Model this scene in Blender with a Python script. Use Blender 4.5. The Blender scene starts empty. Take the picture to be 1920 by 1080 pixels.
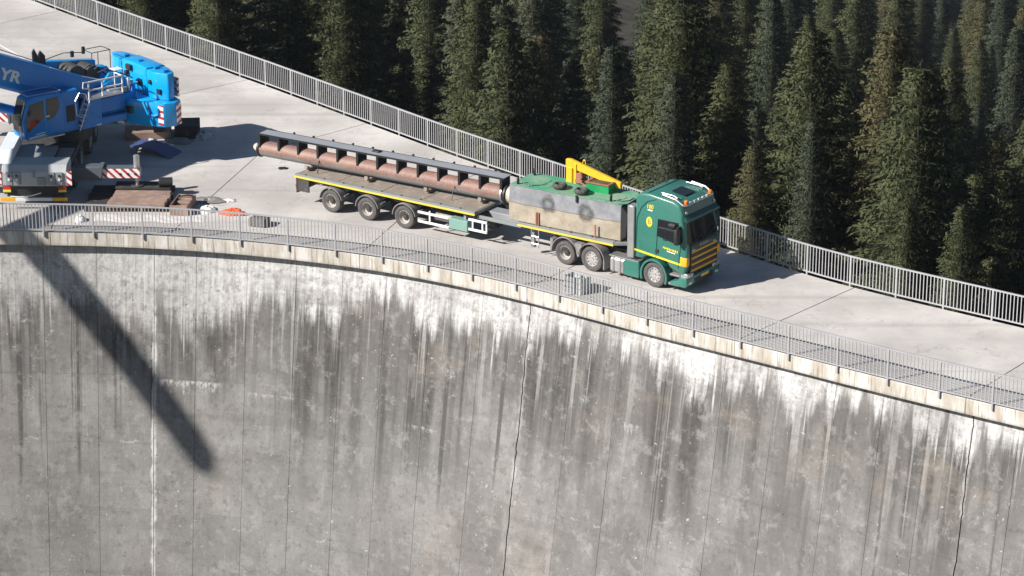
import bpy, bmesh, math, random
import numpy as np
from mathutils import Vector, Matrix

R = math.radians
S = bpy.context.scene
C = S.collection

# ------------------------------------------------------------------ camera, sky, sun, exposure
cam = bpy.data.cameras.new('camera'); camo = bpy.data.objects.new('camera', cam); C.objects.link(camo)
camo.location = (0, 0, 38.76); camo.rotation_euler = (R(90 - 20.325), 0, 0)
cam.sensor_width = 36; cam.lens = 5559.5 / 1920 * 36; cam.clip_start = 1; cam.clip_end = 4000
S.camera = camo
S.render.resolution_x, S.render.resolution_y = 1024, 576

SUN_AZ, SUN_EL = 25.0, 34.5            # direction the light travels to (from +X towards +Y), elevation
Ldir = Vector((math.cos(R(SUN_EL)) * math.cos(R(SUN_AZ)), math.cos(R(SUN_EL)) * math.sin(R(SUN_AZ)), -math.sin(R(SUN_EL))))
W = bpy.data.worlds.new('World'); S.world = W; W.use_nodes = True
wn = W.node_tree
sky = wn.nodes.new('ShaderNodeTexSky'); sky.sky_type = 'NISHITA'; sky.sun_disc = False
sky.sun_elevation = R(SUN_EL)
sky.sun_rotation = math.atan2(-Ldir.x, -Ldir.y)      # azimuth of the sun, from +Y clockwise
sky.altitude = 1500
wn.links.new(sky.outputs[0], wn.nodes['Background'].inputs[0])
wn.nodes['Background'].inputs[1].default_value = 0.05
sl = bpy.data.lights.new('sun', 'SUN'); sl.energy = 5.0; sl.angle = R(0.53); sl.color = (1.0, 0.955, 0.90)
so = bpy.data.objects.new('sun', sl); C.objects.link(so)
so.rotation_euler = Ldir.to_track_quat('-Z', 'Y').to_euler(); so.location = (-60, 60, 80)
S.view_settings.view_transform = 'Standard'; S.view_settings.look = 'None'
S.view_settings.gamma = 1; S.view_settings.use_curve_mapping = False
S.view_settings.exposure = 0.72

# ------------------------------------------------------------------ node helper
class NT:
    def __init__(s, name):
        s.m = bpy.data.materials.new(name); s.m.use_nodes = True; s.t = s.m.node_tree
        s.b = s.t.nodes['Principled BSDF']
    def n(s, typ, **k):
        o = s.t.nodes.new(typ)
        for a, v in k.items(): setattr(o, a, v)
        return o
    def put(s, sock, v):
        if v is None: return
        if isinstance(v, bpy.types.NodeSocket): s.t.links.new(v, sock)
        else: sock.default_value = v
    def math(s, op, a, b=None, c=None, clamp=False):
        o = s.n('ShaderNodeMath', operation=op, use_clamp=clamp)
        for i, v in enumerate((a, b, c)): s.put(o.inputs[i], v)
        return o.outputs[0]
    def coord(s, kind='Object'): return s.n('ShaderNodeTexCoord').outputs[kind]
    def uv(s): return s.n('ShaderNodeUVMap', uv_map='UVMap').outputs[0]
    def sep(s, v):
        o = s.n('ShaderNodeSeparateXYZ'); s.put(o.inputs[0], v); return o.outputs
    def comb(s, x=0., y=0., z=0.):
        o = s.n('ShaderNodeCombineXYZ')
        for i, v in enumerate((x, y, z)): s.put(o.inputs[i], v)
        return o.outputs[0]
    def mapv(s, v, sc=(1, 1, 1), lo=(0, 0, 0)):
        o = s.n('ShaderNodeMapping'); s.put(o.inputs[0], v); o.inputs['Scale'].default_value = sc; o.inputs['Location'].default_value = lo
        return o.outputs[0]
    def noise(s, v, scale=1., detail=4., rough=.55, dist=0.):
        o = s.n('ShaderNodeTexNoise'); s.put(o.inputs['Vector'], v); o.inputs['Scale'].default_value = scale
        o.inputs['Detail'].default_value = detail; o.inputs['Roughness'].default_value = rough; o.inputs['Distortion'].default_value = dist
        return o.outputs[0]
    def voro(s, v, scale=1., feature='F1'):
        o = s.n('ShaderNodeTexVoronoi', feature=feature); s.put(o.inputs['Vector'], v); o.inputs['Scale'].default_value = scale
        return o.outputs[0]
    def ss(s, v, lo, hi, a=0., b=1.):
        o = s.n('ShaderNodeMapRange', interpolation_type='SMOOTHSTEP')
        for i, x in enumerate((v, lo, hi, a, b)): s.put(o.inputs[i], x)
        return o.outputs[0]
    def ramp(s, f, stops, interp='LINEAR'):
        o = s.n('ShaderNodeValToRGB'); s.put(o.inputs[0], f); r = o.color_ramp; r.interpolation = interp
        while len(r.elements) < len(stops): r.elements.new(1)
        for e, (p, c) in zip(r.elements, stops):
            e.position = p; e.color = (c, c, c, 1) if isinstance(c, (int, float)) else tuple(c) + (1,) if len(c) == 3 else c
        return o.outputs[0]
    def mix(s, f, a, b, mode='MIX'):
        o = s.n('ShaderNodeMix', data_type='RGBA', blend_type=mode)
        s.put(o.inputs[0], f)
        for i, v in ((6, a), (7, b)):
            if isinstance(v, (tuple, list)): v = tuple(v) + (1,) if len(v) == 3 else v
            s.put(o.inputs[i], v)
        return o.outputs[2]
    def rnd(s): return s.n('ShaderNodeObjectInfo').outputs['Random']
    def bump(s, h, strength=.3, dist=.02):
        o = s.n('ShaderNodeBump'); s.put(o.inputs['Height'], h); o.inputs['Strength'].default_value = strength; o.inputs['Distance'].default_value = dist
        s.t.links.new(o.outputs[0], s.b.inputs['Normal'])
    def out(s, col=None, rough=None, metal=None, spec=None):
        if col is not None: s.put(s.b.inputs['Base Color'], tuple(col) + (1,) if isinstance(col, (tuple, list)) and len(col) == 3 else col)
        s.put(s.b.inputs['Roughness'], rough); s.put(s.b.inputs['Metallic'], metal)
        s.put(s.b.inputs['Specular IOR Level'], spec)
        return s.m

def pm(name, col, rough=.6, metal=0., var=.18, scale=3., dirt=None, dirt_amt=.0, coat=0., bump=0.):
    """plain procedural paint / metal / rubber with tonal wear"""
    g = NT(name); v = g.coord()
    n1 = g.noise(v, scale, 5, .6); n2 = g.noise(v, scale * 7, 3, .6)
    k = g.math('ADD', g.math('MULTIPLY', g.math('SUBTRACT', n1, .5), var * 2), g.math('MULTIPLY', g.math('SUBTRACT', n2, .5), var))
    hi = tuple(min(1, c * 1.5) for c in col); lo = tuple(c * .5 for c in col)
    c = g.mix(g.math('ADD', k, .5, clamp=True), lo, hi)
    if dirt:
        d = g.ss(g.noise(g.mapv(v, (1, 1, .5)), scale * 2.3, 6, .65), .62 - dirt_amt * .4, .80 - dirt_amt * .3)
        c = g.mix(g.math('MULTIPLY', d, .85), c, dirt)
    if bump: g.bump(n2, bump, .01)
    g.b.inputs['Coat Weight'].default_value = coat
    return g.out(c, g.math('ADD', rough, g.math('MULTIPLY', g.math('SUBTRACT', n1, .5), .2), clamp=True), metal)

M = {}
M['galv'] = pm('galvanised_steel', (.44, .44, .45), .5, .35, .12, 2.)
M['black'] = pm('black_paint', (.018, .018, .02), .5, 0, .3, 2.)
M['rubber'] = pm('tyre_rubber', (.075, .07, .068), .85, 0, .25, 4., (.20, .18, .16), .15)
M['oldrubber'] = pm('old_tyre_rubber', (.055, .055, .052), .85, 0, .3, 4., (.16, .15, .13), .3)
M['rim'] = pm('polished_rim', (.62, .61, .60), .3, .7, .2, 6.)
M['dullrim'] = pm('dull_rim', (.45, .42, .39), .55, .2, .35, 5., (.10, .08, .06), .3)
M['hub'] = pm('wheel_hub', (.06, .055, .05), .5, .3, .4, 6.)
M['green'] = pm('cab_green', (.033, .150, .118), .30, 0, .10, 1.2, (.10, .17, .14), .0, .4)
M['dgreen'] = pm('dark_green', (.012, .060, .045), .3, 0, .1, 1.5, None, 0, .4)
M['yellow'] = pm('yellow_paint', (.66, .47, .06), .5, 0, .12, 3.)
M['orange'] = pm('orange_yellow', (.80, .36, .02), .4, 0, .08, 3.)
M['amber'] = pm('amber_lens', (.85, .18, .01), .2, 0, .1, 6.)
M['white'] = pm('white_paint', (.75, .74, .72), .5, 0, .12, 3., (.35, .32, .28), .05)
M['glass'] = pm('dark_glass', (.012, .014, .016), .06, 0, .1, 1.)
M['grey'] = pm('grey_paint', (.23, .24, .25), .5, 0, .15, 2., (.12, .11, .10), .1)
M['plastic'] = pm('grey_plastic', (.20, .19, .185), .6, 0, .2, 2.5, (.33, .30, .27), .15)
M['alu'] = pm('aluminium', (.55, .55, .55), .32, .75, .15, 2.5)
M['dark_steel'] = pm('dark_chassis', (.045, .042, .04), .65, 0, .35, 3., (.16, .13, .10), .12)
M['timber'] = pm('deck_timber', (.24, .20, .165), .85, 0, .35, 1.2, (.36, .30, .25), .3)
M['trgrey'] = pm('trailer_grey', (.20, .22, .215), .55, 0, .2, 2., (.30, .27, .22), .15)
M['boxgreen'] = pm('toolbox_green', (.17, .30, .26), .5, 0, .1, 3.)
M['hatchgreen'] = pm('hatch_green', (.01, .25, .08), .45, 0, .1, 3.)
M['decalyellow'] = pm('decal_yellow', (.85, .58, .03), .4, 0, .05, 3.)
M['blue'] = pm('crane_blue', (.0, .31, .70), .35, 0, .08, 1.2, None, 0, .4)
M['shadeblue'] = pm('crane_blue_shaded', (.0, .185, .55), .45, 0, .08, 1.2, None, 0, .1)  # same crane paint, darkened to put shade into the sides away from the sun
M['clabel'] = pm('pale_lettering', (.62, .66, .70), .5, 0, .08, 3.)
M['red'] = pm('red_lens', (.55, .02, .02), .25, 0, .1, 4.)
M['orangebag'] = pm('orange_fabric', (.75, .10, .025), .8, 0, .25, 4.)
M['plate'] = pm('number_plate', (.70, .48, .08), .5, 0, .1, 5.)
M['limeplate'] = pm('lime_reflector', (.62, .62, .05), .4, 0, .1, 5.)
M['brownwood'] = pm('mat_timber', (.24, .16, .125), .85, 0, .4, 1.5, (.33, .25, .20), .35, 0, .3)
M['blackmat'] = pm('dark_mat', (.03, .026, .024), .85, 0, .4, 2., (.10, .08, .06), .25)
M['cloth'] = pm('white_cloth', (.72, .70, .68), .85, 0, .12, 3., None, 0, 0, .4)
M['bluesheet'] = pm('blue_sheet', (.050, .075, .20), .5, 0, .2, 2.)
M['plasticwrap'] = pm('pale_plastic', (.40, .405, .41), .35, 0, .3, 5.)
M['rust'] = pm('rusty_steel', (.28, .12, .075), .75, 0, .35, 4.)
M['cream'] = pm('cream_steel', (.46, .41, .33), .6, 0, .2, 3., (.30, .24, .17), .2)
M['jib'] = pm('jib_yellow', (.85, .42, .02), .4, 0, .08, 2., (.50, .22, .05), .02)
M['trunk'] = pm('spruce_bark', (.055, .043, .035), .9, 0, .4, 5.)
M['beamsheen'] = pm('beam_sky_sheen', (.32, .33, .35), .45, .2, .12, 1.5)  # black beam's top painted grey for the sky it reflects
M['sheet'] = pm('pale_sheet', (.56, .53, .51), .8, 0, .12, 2.)
M['lightgrey'] = pm('light_grey_paint', (.36, .375, .375), .5, 0, .15, 2., (.16, .15, .14), .12)
M['slate'] = pm('slate_paint', (.085, .10, .115), .5, 0, .15, 2.)
M['matteblack'] = pm('matte_black', (.010, .010, .011), .85, 0, .3, 2.)
M['block'] = pm('old_concrete_block', (.12, .115, .11), .9, 0, .3, 4.)

def hazard(name, k=5.2, ax=(1, 1), wcol=(.78, .76, .74), rcol=(.42, .02, .03)):
    g = NT(name); v = g.sep(g.coord())
    t = g.math('FRACT', g.math('MULTIPLY', g.math('ADD', g.math('MULTIPLY', v[0], ax[0]), g.math('ADD', g.math('MULTIPLY', v[1], ax[0]), g.math('MULTIPLY', v[2], ax[1]))), k))
    c = g.mix(g.ss(t, .56, .60), wcol, rcol)
    d = g.noise(g.coord(), 5, 5, .6)
    return g.out(g.mix(g.ss(d, .55, .8, 0, .5), c, (.35, .33, .31)), .5)
M['hazard'] = hazard('hazard_stripes', 3.0, (1, -1))
M['hazardb'] = hazard('hazard_stripes_fine', 3.6, (-.7, 1))

def foliage(name, a, b, brown):
    g = NT(name); v = g.coord(); r = g.rnd()
    n = g.noise(v, .9, 3, .6); n2 = g.noise(v, 6., 2, .6)
    c = g.mix(g.ss(g.math('ADD', g.math('MULTIPLY', n, .6), g.math('MULTIPLY', n2, .5)), .38, .72), a, b)
    c = g.mix(g.math('MULTIPLY', g.ss(r, .60, 1.), .50), c, brown)
    m_ = g.out(c, .8, 0, .12)
    tl = g.n('ShaderNodeBsdfTranslucent'); g.put(tl.inputs[0], c); mx = g.n('ShaderNodeMixShader'); mx.inputs[0].default_value = .30
    g.t.links.new(g.b.outputs[0], mx.inputs[1]); g.t.links.new(tl.outputs[0], mx.inputs[2])
    g.t.links.new(mx.outputs[0], [q for q in g.t.nodes if q.type == 'OUTPUT_MATERIAL'][0].inputs['Surface'])
    return m_
M['needle'] = foliage('spruce_needles', (.036, .046, .023), (.112, .122, .060), (.150, .124, .066))
M['needle2'] = foliage('blue_spruce_needles', (.030, .042, .030), (.095, .110, .072), (.105, .105, .064))
M['drybush'] = foliage('dry_shrub_leaves', (.08, .055, .045), (.22, .15, .125), (.10, .08, .05))

# ------------------------------------------------------------------ mesh helper
class MB:
    def __init__(s): s.v = []; s.f = []
    def add(s, vs, fs):
        o = len(s.v); s.v += [tuple(p) for p in vs]; s.f += [tuple(i + o for i in f) for f in fs]; return s
    def box(s, x0, x1, y0, y1, z0, z1):
        return s.add([(x0, y0, z0), (x1, y0, z0), (x1, y1, z0), (x0, y1, z0), (x0, y0, z1), (x1, y0, z1), (x1, y1, z1), (x0, y1, z1)],
                     [(0, 3, 2, 1), (4, 5, 6, 7), (0, 1, 5, 4), (1, 2, 6, 5), (2, 3, 7, 6), (3, 0, 4, 7)])
    def bar(s, p, q, w, h, up=(0, 0, 1)):
        p, q = Vector(p), Vector(q); d = (q - p).normalized(); u = Vector(up)
        r = d.cross(u)
        if r.length < 1e-4: r = d.cross(Vector((1, 0, 0)))
        r.normalize(); u = r.cross(d).normalized(); a, b = r * w / 2, u * h / 2
        vs = [x + i * a + j * b for x in (p, q) for i, j in ((-1, -1), (1, -1), (1, 1), (-1, 1))]
        return s.add(vs, [(3, 2, 1, 0), (4, 5, 6, 7), (0, 1, 5, 4), (1, 2, 6, 5), (2, 3, 7, 6), (3, 0, 4, 7)])
    def cyl(s, p, q, r, n=12, r2=None, caps=True):
        p, q = Vector(p), Vector(q); d = (q - p).normalized(); r2 = r if r2 is None else r2
        a = d.cross(Vector((0, 0, 1)))
        if a.length < 1e-3: a = d.cross(Vector((1, 0, 0)))
        a.normalize(); b = d.cross(a)
        vs = []
        for c, rr in ((p, r), (q, r2)):
            vs += [c + (a * math.cos(2 * math.pi * i / n) + b * math.sin(2 * math.pi * i / n)) * rr for i in range(n)]
        fs = [(i, (i + 1) % n, n + (i + 1) % n, n + i) for i in range(n)]
        if caps: fs += [tuple(range(n))[::-1], tuple(range(n, 2 * n))]
        return s.add(vs, fs)
    def tube(s, pts, r, n=6):
        for a, b in zip(pts[:-1], pts[1:]): s.cyl(a, b, r, n)
        return s
    def prism(s, prof, y0, y1, ax='y'):
        n = len(prof); vs = []
        for y in (y0, y1):
            for a, b in prof: vs.append((a, y, b) if ax == 'y' else (y, a, b) if ax == 'x' else (a, b, y))
        return s.add(vs, [tuple(range(n)), tuple(range(2 * n - 1, n - 1, -1))] + [(i, i + n, (i + 1) % n + n, (i + 1) % n) for i in range(n)])
    def lathe(s, prof, n=24, c=(0, 0, 0), ax='y'):
        """prof: (axial, radius) ring list, closed"""
        vs = []
        for a, r in prof:
            for i in range(n):
                t = 2 * math.pi * i / n; x, z = r * math.cos(t), r * math.sin(t)
                vs.append((c[0] + x, c[1] + a, c[2] + z) if ax == 'y' else (c[0] + x, c[1] + z, c[2] + a))
        m = len(prof)
        fs = [(j * n + i, j * n + (i + 1) % n, ((j + 1) % m) * n + (i + 1) % n, ((j + 1) % m) * n + i) for j in range(m) for i in range(n)]
        return s.add(vs, fs)
    def build(s, name, mat, parent=None, bevel=0., smooth=False, seg=1):
        me = bpy.data.meshes.new(name); me.from_pydata(s.v, [], s.f)
        bm = bmesh.new(); bm.from_mesh(me)
        bmesh.ops.recalc_face_normals(bm, faces=bm.faces)
        if bevel:
            es = [e for e in bm.edges if len(e.link_faces) == 2 and e.calc_face_angle(0) > .5]
            bmesh.ops.bevel(bm, geom=es, offset=bevel, segments=seg, affect='EDGES', profile=.5, clamp_overlap=True)
        if smooth:
            for f in bm.faces: f.smooth = True
            for e in bm.edges:
                if len(e.link_faces) == 2 and e.calc_face_angle(0) > .7: e.smooth = False
        bm.to_mesh(me); bm.free()
        me.materials.append(M[mat] if isinstance(mat, str) else mat)
        return link(name, me, parent)

def link(name, me, parent=None):
    o = bpy.data.objects.new(name, me); C.objects.link(o); o.parent = parent; return o
def tag(o, label, cat, group=None):
    o['label'] = label; o['category'] = cat
    if group: o['group'] = group
    return o
def thing(name, label, cat, loc=(0, 0, 0), rz=0., group=None):
    o = bpy.data.objects.new(name, None); C.objects.link(o); o.empty_display_size = .3
    o.location = loc; o.rotation_euler = (0, 0, rz); return tag(o, label, cat, group)
def setting(o): o['kind'] = 'structure'; return o
def cp(o, parent, loc=None, rz=None):
    c = o.copy(); C.objects.link(c); c.parent = parent
    if loc is not None: c.location = loc
    if rz is not None: c.rotation_euler = (0, 0, rz)
    return c
def text(name, s, size, mat, parent, mtx, depth=.004, shear=0., bold=0.):
    cu = bpy.data.curves.new(name, 'FONT'); cu.body = s; cu.size = size; cu.extrude = depth; cu.shear = shear; cu.offset = bold
    cu.align_x = 'CENTER'; cu.align_y = 'CENTER'
    t = bpy.data.objects.new(name, cu); C.objects.link(t)
    me = bpy.data.meshes.new_from_object(t.evaluated_get(bpy.context.evaluated_depsgraph_get()))
    bpy.data.objects.remove(t); me.name = name; me.materials.clear(); me.materials.append(M[mat]); me.transform(mtx)
    return link(name, me, parent)
def plane_mtx(o, x, y):
    x, y = Vector(x).normalized(), Vector(y).normalized(); z = x.cross(y)
    m = Matrix((x, y, z)).transposed().to_4x4(); m.translation = Vector(o); return m

# ------------------------------------------------------------------ plan of the dam crest (metres)
NEAR = np.array([(-18.58, 111.06), (-16.57, 110.97), (-14.59, 110.72), (-12.64, 110.4), (-10.69, 109.96), (-8.76, 109.39), (-6.91, 108.76), (-5.07, 108.01), (-3.28, 107.06), (-1.54, 106.04), (0.11, 104.96), (1.73, 103.74), (3.33, 102.52), (4.94, 101.26), (6.56, 100.13), (8.16, 98.99), (9.8, 97.82), (11.41, 96.62), (13.04, 95.45), (14.7, 94.29), (16.32, 93.2)])
FAR = np.array([(-20.49, 142.22), (-19.2, 140.67), (-15.33, 136.18), (-14.02, 134.71), (-12.72, 133.16), (-11.42, 131.69), (-3.76, 122.57), (-2.45, 121.03), (4.37, 113.5), (8.4, 109.1), (11.19, 106.26), (12.71, 104.92), (14.29, 103.69), (17.51, 101.34)])
def resample(P, step, it=3):
    d = np.r_[0, np.cumsum(np.linalg.norm(np.diff(P, axis=0), axis=1))]
    s = np.arange(0, d[-1] + 1e-6, step / 4); Q = np.stack([np.interp(s, d, P[:, k]) for k in (0, 1)], 1)
    for _ in range(it * 6):
        Q[1:-1] = (Q[:-2] + 2 * Q[1:-1] + Q[2:]) / 4
    return Q
def extend(P, a, b):
    d0 = P[0] - P[1]; d0 = d0 / np.linalg.norm(d0); d1 = P[-1] - P[-2]; d1 = d1 / np.linalg.norm(d1)
    return np.vstack([P[0] + d0 * a, P, P[-1] + d1 * b])
class Path:
    def __init__(s, P):
        s.P = P; s.d = np.r_[0, np.cumsum(np.linalg.norm(np.diff(P, axis=0), axis=1))]; s.L = s.d[-1]
    def at(s, t):
        t = min(max(t, 0), s.L); return np.array([np.interp(t, s.d, s.P[:, k]) for k in (0, 1)])
    def tan(s, t):
        v = s.at(t + .15) - s.at(t - .15); return v / np.linalg.norm(v)
    def nor(s, t):                       # to the right of travel (towards the camera)
        v = s.tan(t); return np.array([v[1], -v[0]])
    def near(s, p):
        dd = np.linalg.norm(s.P - np.array(p), axis=1); return s.d[int(np.argmin(dd))]
EXT = 6.0
near = Path(resample(extend(NEAR, EXT, 8.0), 1.0))
far = Path(resample(extend(FAR, 10.0, 9.0), 1.0))
JOINTS = [[(-24.37, 111.29), (-28.09, 139.83), (-22.64, 145.05)], [(-18.37, 111.23), (-18.61, 127.27), (-12.03, 132.71)], [(-13.46, 110.71), (-10.77, 121.46), (-6.27, 125.89)], [(-5.97, 108.52), (-3.39, 115.97), (-0.56, 119.31)], [(0.54, 104.64), (3.31, 108.33), (5.6, 112.1)], [(8.02, 99.13), (10.61, 102.1), (13.08, 104.99)], [(15.64, 93.82), (18.04, 97.07), (20.56, 99.55)]]

# ------------------------------------------------------------------ concrete materials
def deck_mat():
    g = NT('deck_concrete'); v = g.coord(); r = g.rnd()
    big = g.noise(v, .22, 5, .6); mid = g.noise(g.mapv(v, (1, 1, 1), (3, 7, 0)), 1.4, 6, .65, .4); fine = g.noise(v, 22, 4, .7)
    c = g.mix(g.ss(big, .3, .72), (.355, .333, .312), (.545, .52, .49))
    c = g.mix(g.ss(mid, .50, .74, 0, .65), c, (.39, .365, .35))
    c = g.mix(g.math('MULTIPLY', g.ss(fine, .3, .75), .22), c, (.68, .66, .64))
    sp = g.ss(g.noise(g.mapv(v, (.55, .9, 1), (11, 3, 0)), 1.0, 6, .7), .685, .74)          # oil and dirt smudges
    c = g.mix(g.math('MULTIPLY', sp, .55), c, (.16, .15, .145))
    sp2 = g.ss(g.noise(g.mapv(v, (1, 1, 1), (5, 1, 0)), 3.1, 4, .6), .70, .74)
    c = g.mix(g.math('MULTIPLY', sp2, .5), c, (.18, .17, .16))
    wh = g.ss(g.noise(g.mapv(v, (.5, .8, 1), (21, 9, 0)), .8, 6, .7), .66, .75)
    c = g.mix(g.math('MULTIPLY', wh, .5), c, (.68, .66, .64))
    ma = g.n('ShaderNodeMapping'); g.put(ma.inputs[0], v); ma.inputs['Rotation'].default_value = (0, 0, R(36)); ma.inputs['Scale'].default_value = (.035, .9, 1)
    tr_ = g.noise(ma.outputs[0], 1., 4, .6)                                                   # tyre runs along the road
    c = g.mix(g.ss(tr_, .50, .68, 0, .40), c, (.30, .285, .27))
    crk = g.math('ABSOLUTE', g.math('SUBTRACT', g.noise(g.mapv(v, (1, 1, 1), (2, 8, 0)), .35, 6, .6, .5), .5))
    c = g.mix(g.ss(crk, .0015, .004, .35, 0), c, (.14, .13, .125))
    drop = g.ss(g.voro(g.mapv(v, (1, 1.6, 1)), .9), .035, .07, 1, 0)
    c = g.mix(g.math('MULTIPLY', drop, .6), c, (.15, .14, .135))
    c = g.mix(1., c, g.mix(r, (.90, .90, .90), (1.06, 1.05, 1.04)), 'MULTIPLY')
    g.bump(fine, .25, .01)
    return g.out(c, .9, 0, .3)
M['deck'] = deck_mat()
M['joint'] = pm('joint_filler', (.035, .033, .03), .95, 0, .3, 3.)

def beam_mat():
    g = NT('edge_beam_concrete'); uv = g.sep(g.uv()); u, v = uv[0], uv[1]
    s1 = g.noise(g.comb(g.math('MULTIPLY', u, 1.1), g.math('MULTIPLY', v, .25)), 1.6, 4, .6)
    s2 = g.noise(g.comb(g.math('MULTIPLY', u, 9.), g.math('MULTIPLY', v, .6)), 1., 4, .65)
    c = g.mix(g.ss(s1, .35, .68), (.40, .36, .30), (.60, .58, .55))
    c = g.mix(g.ss(s2, .52, .62, 0, .8), c, (.26, .215, .155))
    c = g.mix(g.ss(g.noise(g.comb(g.math('MULTIPLY', u, 5.), g.math('MULTIPLY', v, .3), 4.), 1., 3, .6), .58, .66, 0, .8), c, (.62, .61, .58))
    edge = g.ss(g.math('ADD', v, g.math('MULTIPLY', s2, .10)), .50, .60)
    c = g.mix(g.math('MULTIPLY', edge, .35), c, (.20, .19, .175))
    n = g.noise(g.coord(), 14, 5, .7)
    c = g.mix(g.ss(n, .45, .8, 0, .3), c, (.28, .26, .23))
    g.bump(n, .3, .015)
    return g.out(c, .9, 0, .25)
M['beam'] = beam_mat()

def wall_mat():
    """dam face: UV is metres along the crest (u, 0 at the first post) and metres below the crest beam (v)"""
    g = NT('dam_concrete'); uv = g.sep(g.uv()); u, v = uv[0], uv[1]; P3 = g.coord()
    A, Mu, Su = (lambda a, b: g.math('ADD', a, b)), (lambda a, b: g.math('MULTIPLY', a, b)), (lambda a, b: g.math('SUBTRACT', a, b))
    def nz(us, vs, seed, det=4, ro=.6, dist=0.): return g.noise(g.comb(Mu(u, us), Mu(v, vs), seed), 1., det, ro, dist)
    un = g.math('DIVIDE', A(u, 4.), 50.)
    def prof(pts, mul): return Mu(g.ramp(un, [((a + 4) / 50, b / mul) for a, b in pts]), mul)
    # how far down the lime bloom reaches, how strong it is, and where the dark film ends, read along the crest
    wd = prof([(-4, 2.2), (-1, 2.4), (2, 2.9), (4.2, 3.3), (4.6, 2.2), (6, 3.2), (7.5, 2.4), (9, 2.0), (10, 1.7), (12, 2.0), (13, 1.5), (14.5, 1.35), (16, 1.9), (18, 1.6), (20, 1.8), (21, 1.0), (23, .85), (25, .9), (26.6, 1.0), (27.5, 1.7), (29, 1.35), (31, 1.05), (32.5, 1.7), (34, .75), (36, .75), (38.5, 1.1), (39.5, 1.3), (40.6, .7), (44, .9)], 4.)
    wa = prof([(-4, .42), (2, .5), (4, .52), (6, .62), (9, .72), (12, .85), (14, .95), (19, .88), (22, .85), (28, 1.), (33, .97), (36, .88), (44, .92)], 1.)
    de = prof([(-4, 5.2), (0, 5.6), (4, 6.0), (8, 5.6), (11, 6.6), (14, 6.4), (18, 6.0), (22, 5.4), (26, 5.8), (30, 5.2), (34, 4.8), (40, 4.6), (44, 4.4)], 10.)
    s0 = nz(.30, .06, 1.3, 2); s1 = nz(.80, .04, 5.1, 3); s2 = nz(1.9, .05, 9.7, 4, .62); s3 = nz(8., .45, 2.2, 5, .7)
    blot = g.noise(P3, .55, 6, .65, .3); fine = g.noise(P3, 5., 6, .72); grit = g.noise(P3, 26., 3, .7)
    # base cement, lift by lift
    lift = nz(.05, .42, 7.7, 2)
    base = g.mix(g.ss(blot, .28, .72), (.160, .153, .144), (.292, .282, .267))
    base = g.mix(g.ss(lift, .35, .65, 0, .35), base, (.20, .197, .19))
    base = g.mix(g.ss(fine, .35, .75, 0, .5), base, (.315, .308, .296))
    base = g.mix(g.ss(nz(.22, .14, 31.), .54, .72, 0, .45), base, (.27, .235, .205))
    base = g.mix(Mu(g.rnd(), .38), base, (.135, .131, .126))
    base = g.mix(g.ss(s2, .52, .62, 0, .10), base, (.14, .136, .132))
    # dark biofilm between the bloom and a few metres down: broad crisp-sided runs
    rag = A(Mu(Su(s1, .5), 8.), A(Mu(Su(s2, .5), 5.), Mu(Su(s0, .5), 6.)))
    dtop = Su(v, Mu(wd, .6))
    dk = Mu(g.ss(dtop, -.2, .8), g.ss(Su(v, A(de, rag)), -3.4, 1.4, 1, 0))
    dsel = g.ss(A(Mu(s1, .5), A(Mu(s2, .45), Mu(s0, .2))), .53, .66)
    dcol = g.mix(g.ss(A(Mu(fine, .6), Mu(s3, .5)), .35, .75), (.034, .032, .031), (.082, .077, .073))
    c = g.mix(Mu(dk, A(.50, Mu(dsel, .46))), base, dcol)
    # single dark runs of varied length
    l2 = A(0., Mu(nz(2.1, 0., 51., 2), 15.))
    dl = Mu(g.ss(nz(1.7, .008, 14.4, 3, .6), .595, .64), Mu(g.ss(v, .8, 2.5), g.ss(Su(v, l2), -1.5, 1., 1, 0)))
    c = g.mix(Mu(dl, .85), c, g.mix(fine, (.045, .042, .041), (.085, .08, .078)))
    # pale washed runs through the dark film, each ending at its own depth
    l1 = A(-1.2, Mu(nz(3.3, 0., 61., 2), 11.))
    pl = Mu(g.ss(nz(2.3, .01, 23.1, 3, .6), .555, .595), g.ss(Su(v, l1), -1.6, .6, 1, 0))
    c = g.mix(Mu(pl, .80), c, g.mix(fine, (.235, .228, .218), (.36, .35, .335)))
    # tan wash under the bloom
    tan = Mu(g.ss(nz(.35, .5, 91., 5, .65), .50, .70), Mu(g.ss(v, .6, 1.6), g.ss(v, 5., 3.4)))
    c = g.mix(Mu(tan, .45), c, (.29, .245, .20))
    # lime bloom from the crest joint
    wr = A(Mu(Su(s2, .5), 4.4), A(Mu(Su(s3, .5), 1.3), Mu(Su(s1, .5), 2.4)))
    wm = g.ss(Su(v, A(A(wd, .15), wr)), -.8, .25, 1, 0)
    pat = A(Mu(g.noise(g.comb(Mu(u, 2.6), Mu(v, .9), 3.), 1., 7, .72), .62), A(Mu(fine, .30), Mu(s3, .18)))
    patch = g.ss(pat, .42, .56, .50, 1.)
    wm = Mu(wm, Mu(wa, patch))
    wcol = g.mix(g.ss(A(Mu(fine, .55), Mu(s3, .5)), .38, .64), (.42, .41, .398), (.73, .72, .71))
    c = g.mix(wm, c, wcol)
    # white drips hanging from the bloom
    l3 = A(wd, A(-1.0, Mu(nz(8., 0., 71., 2), 4.2)))
    wdp = Mu(g.ss(nz(5., .03, 33., 3, .55), .60, .65), g.ss(Su(v, l3), -.7, .2, 1, 0))
    c = g.mix(Mu(wdp, A(.15, Mu(wa, .65))), c, (.62, .61, .60))
    # crusts below leaking lift joints: (u from, u to, depth, run length)
    def span(a, b): return Mu(g.ss(u, a - .25, a + .1), g.ss(u, b + .25, b - .1))
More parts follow.
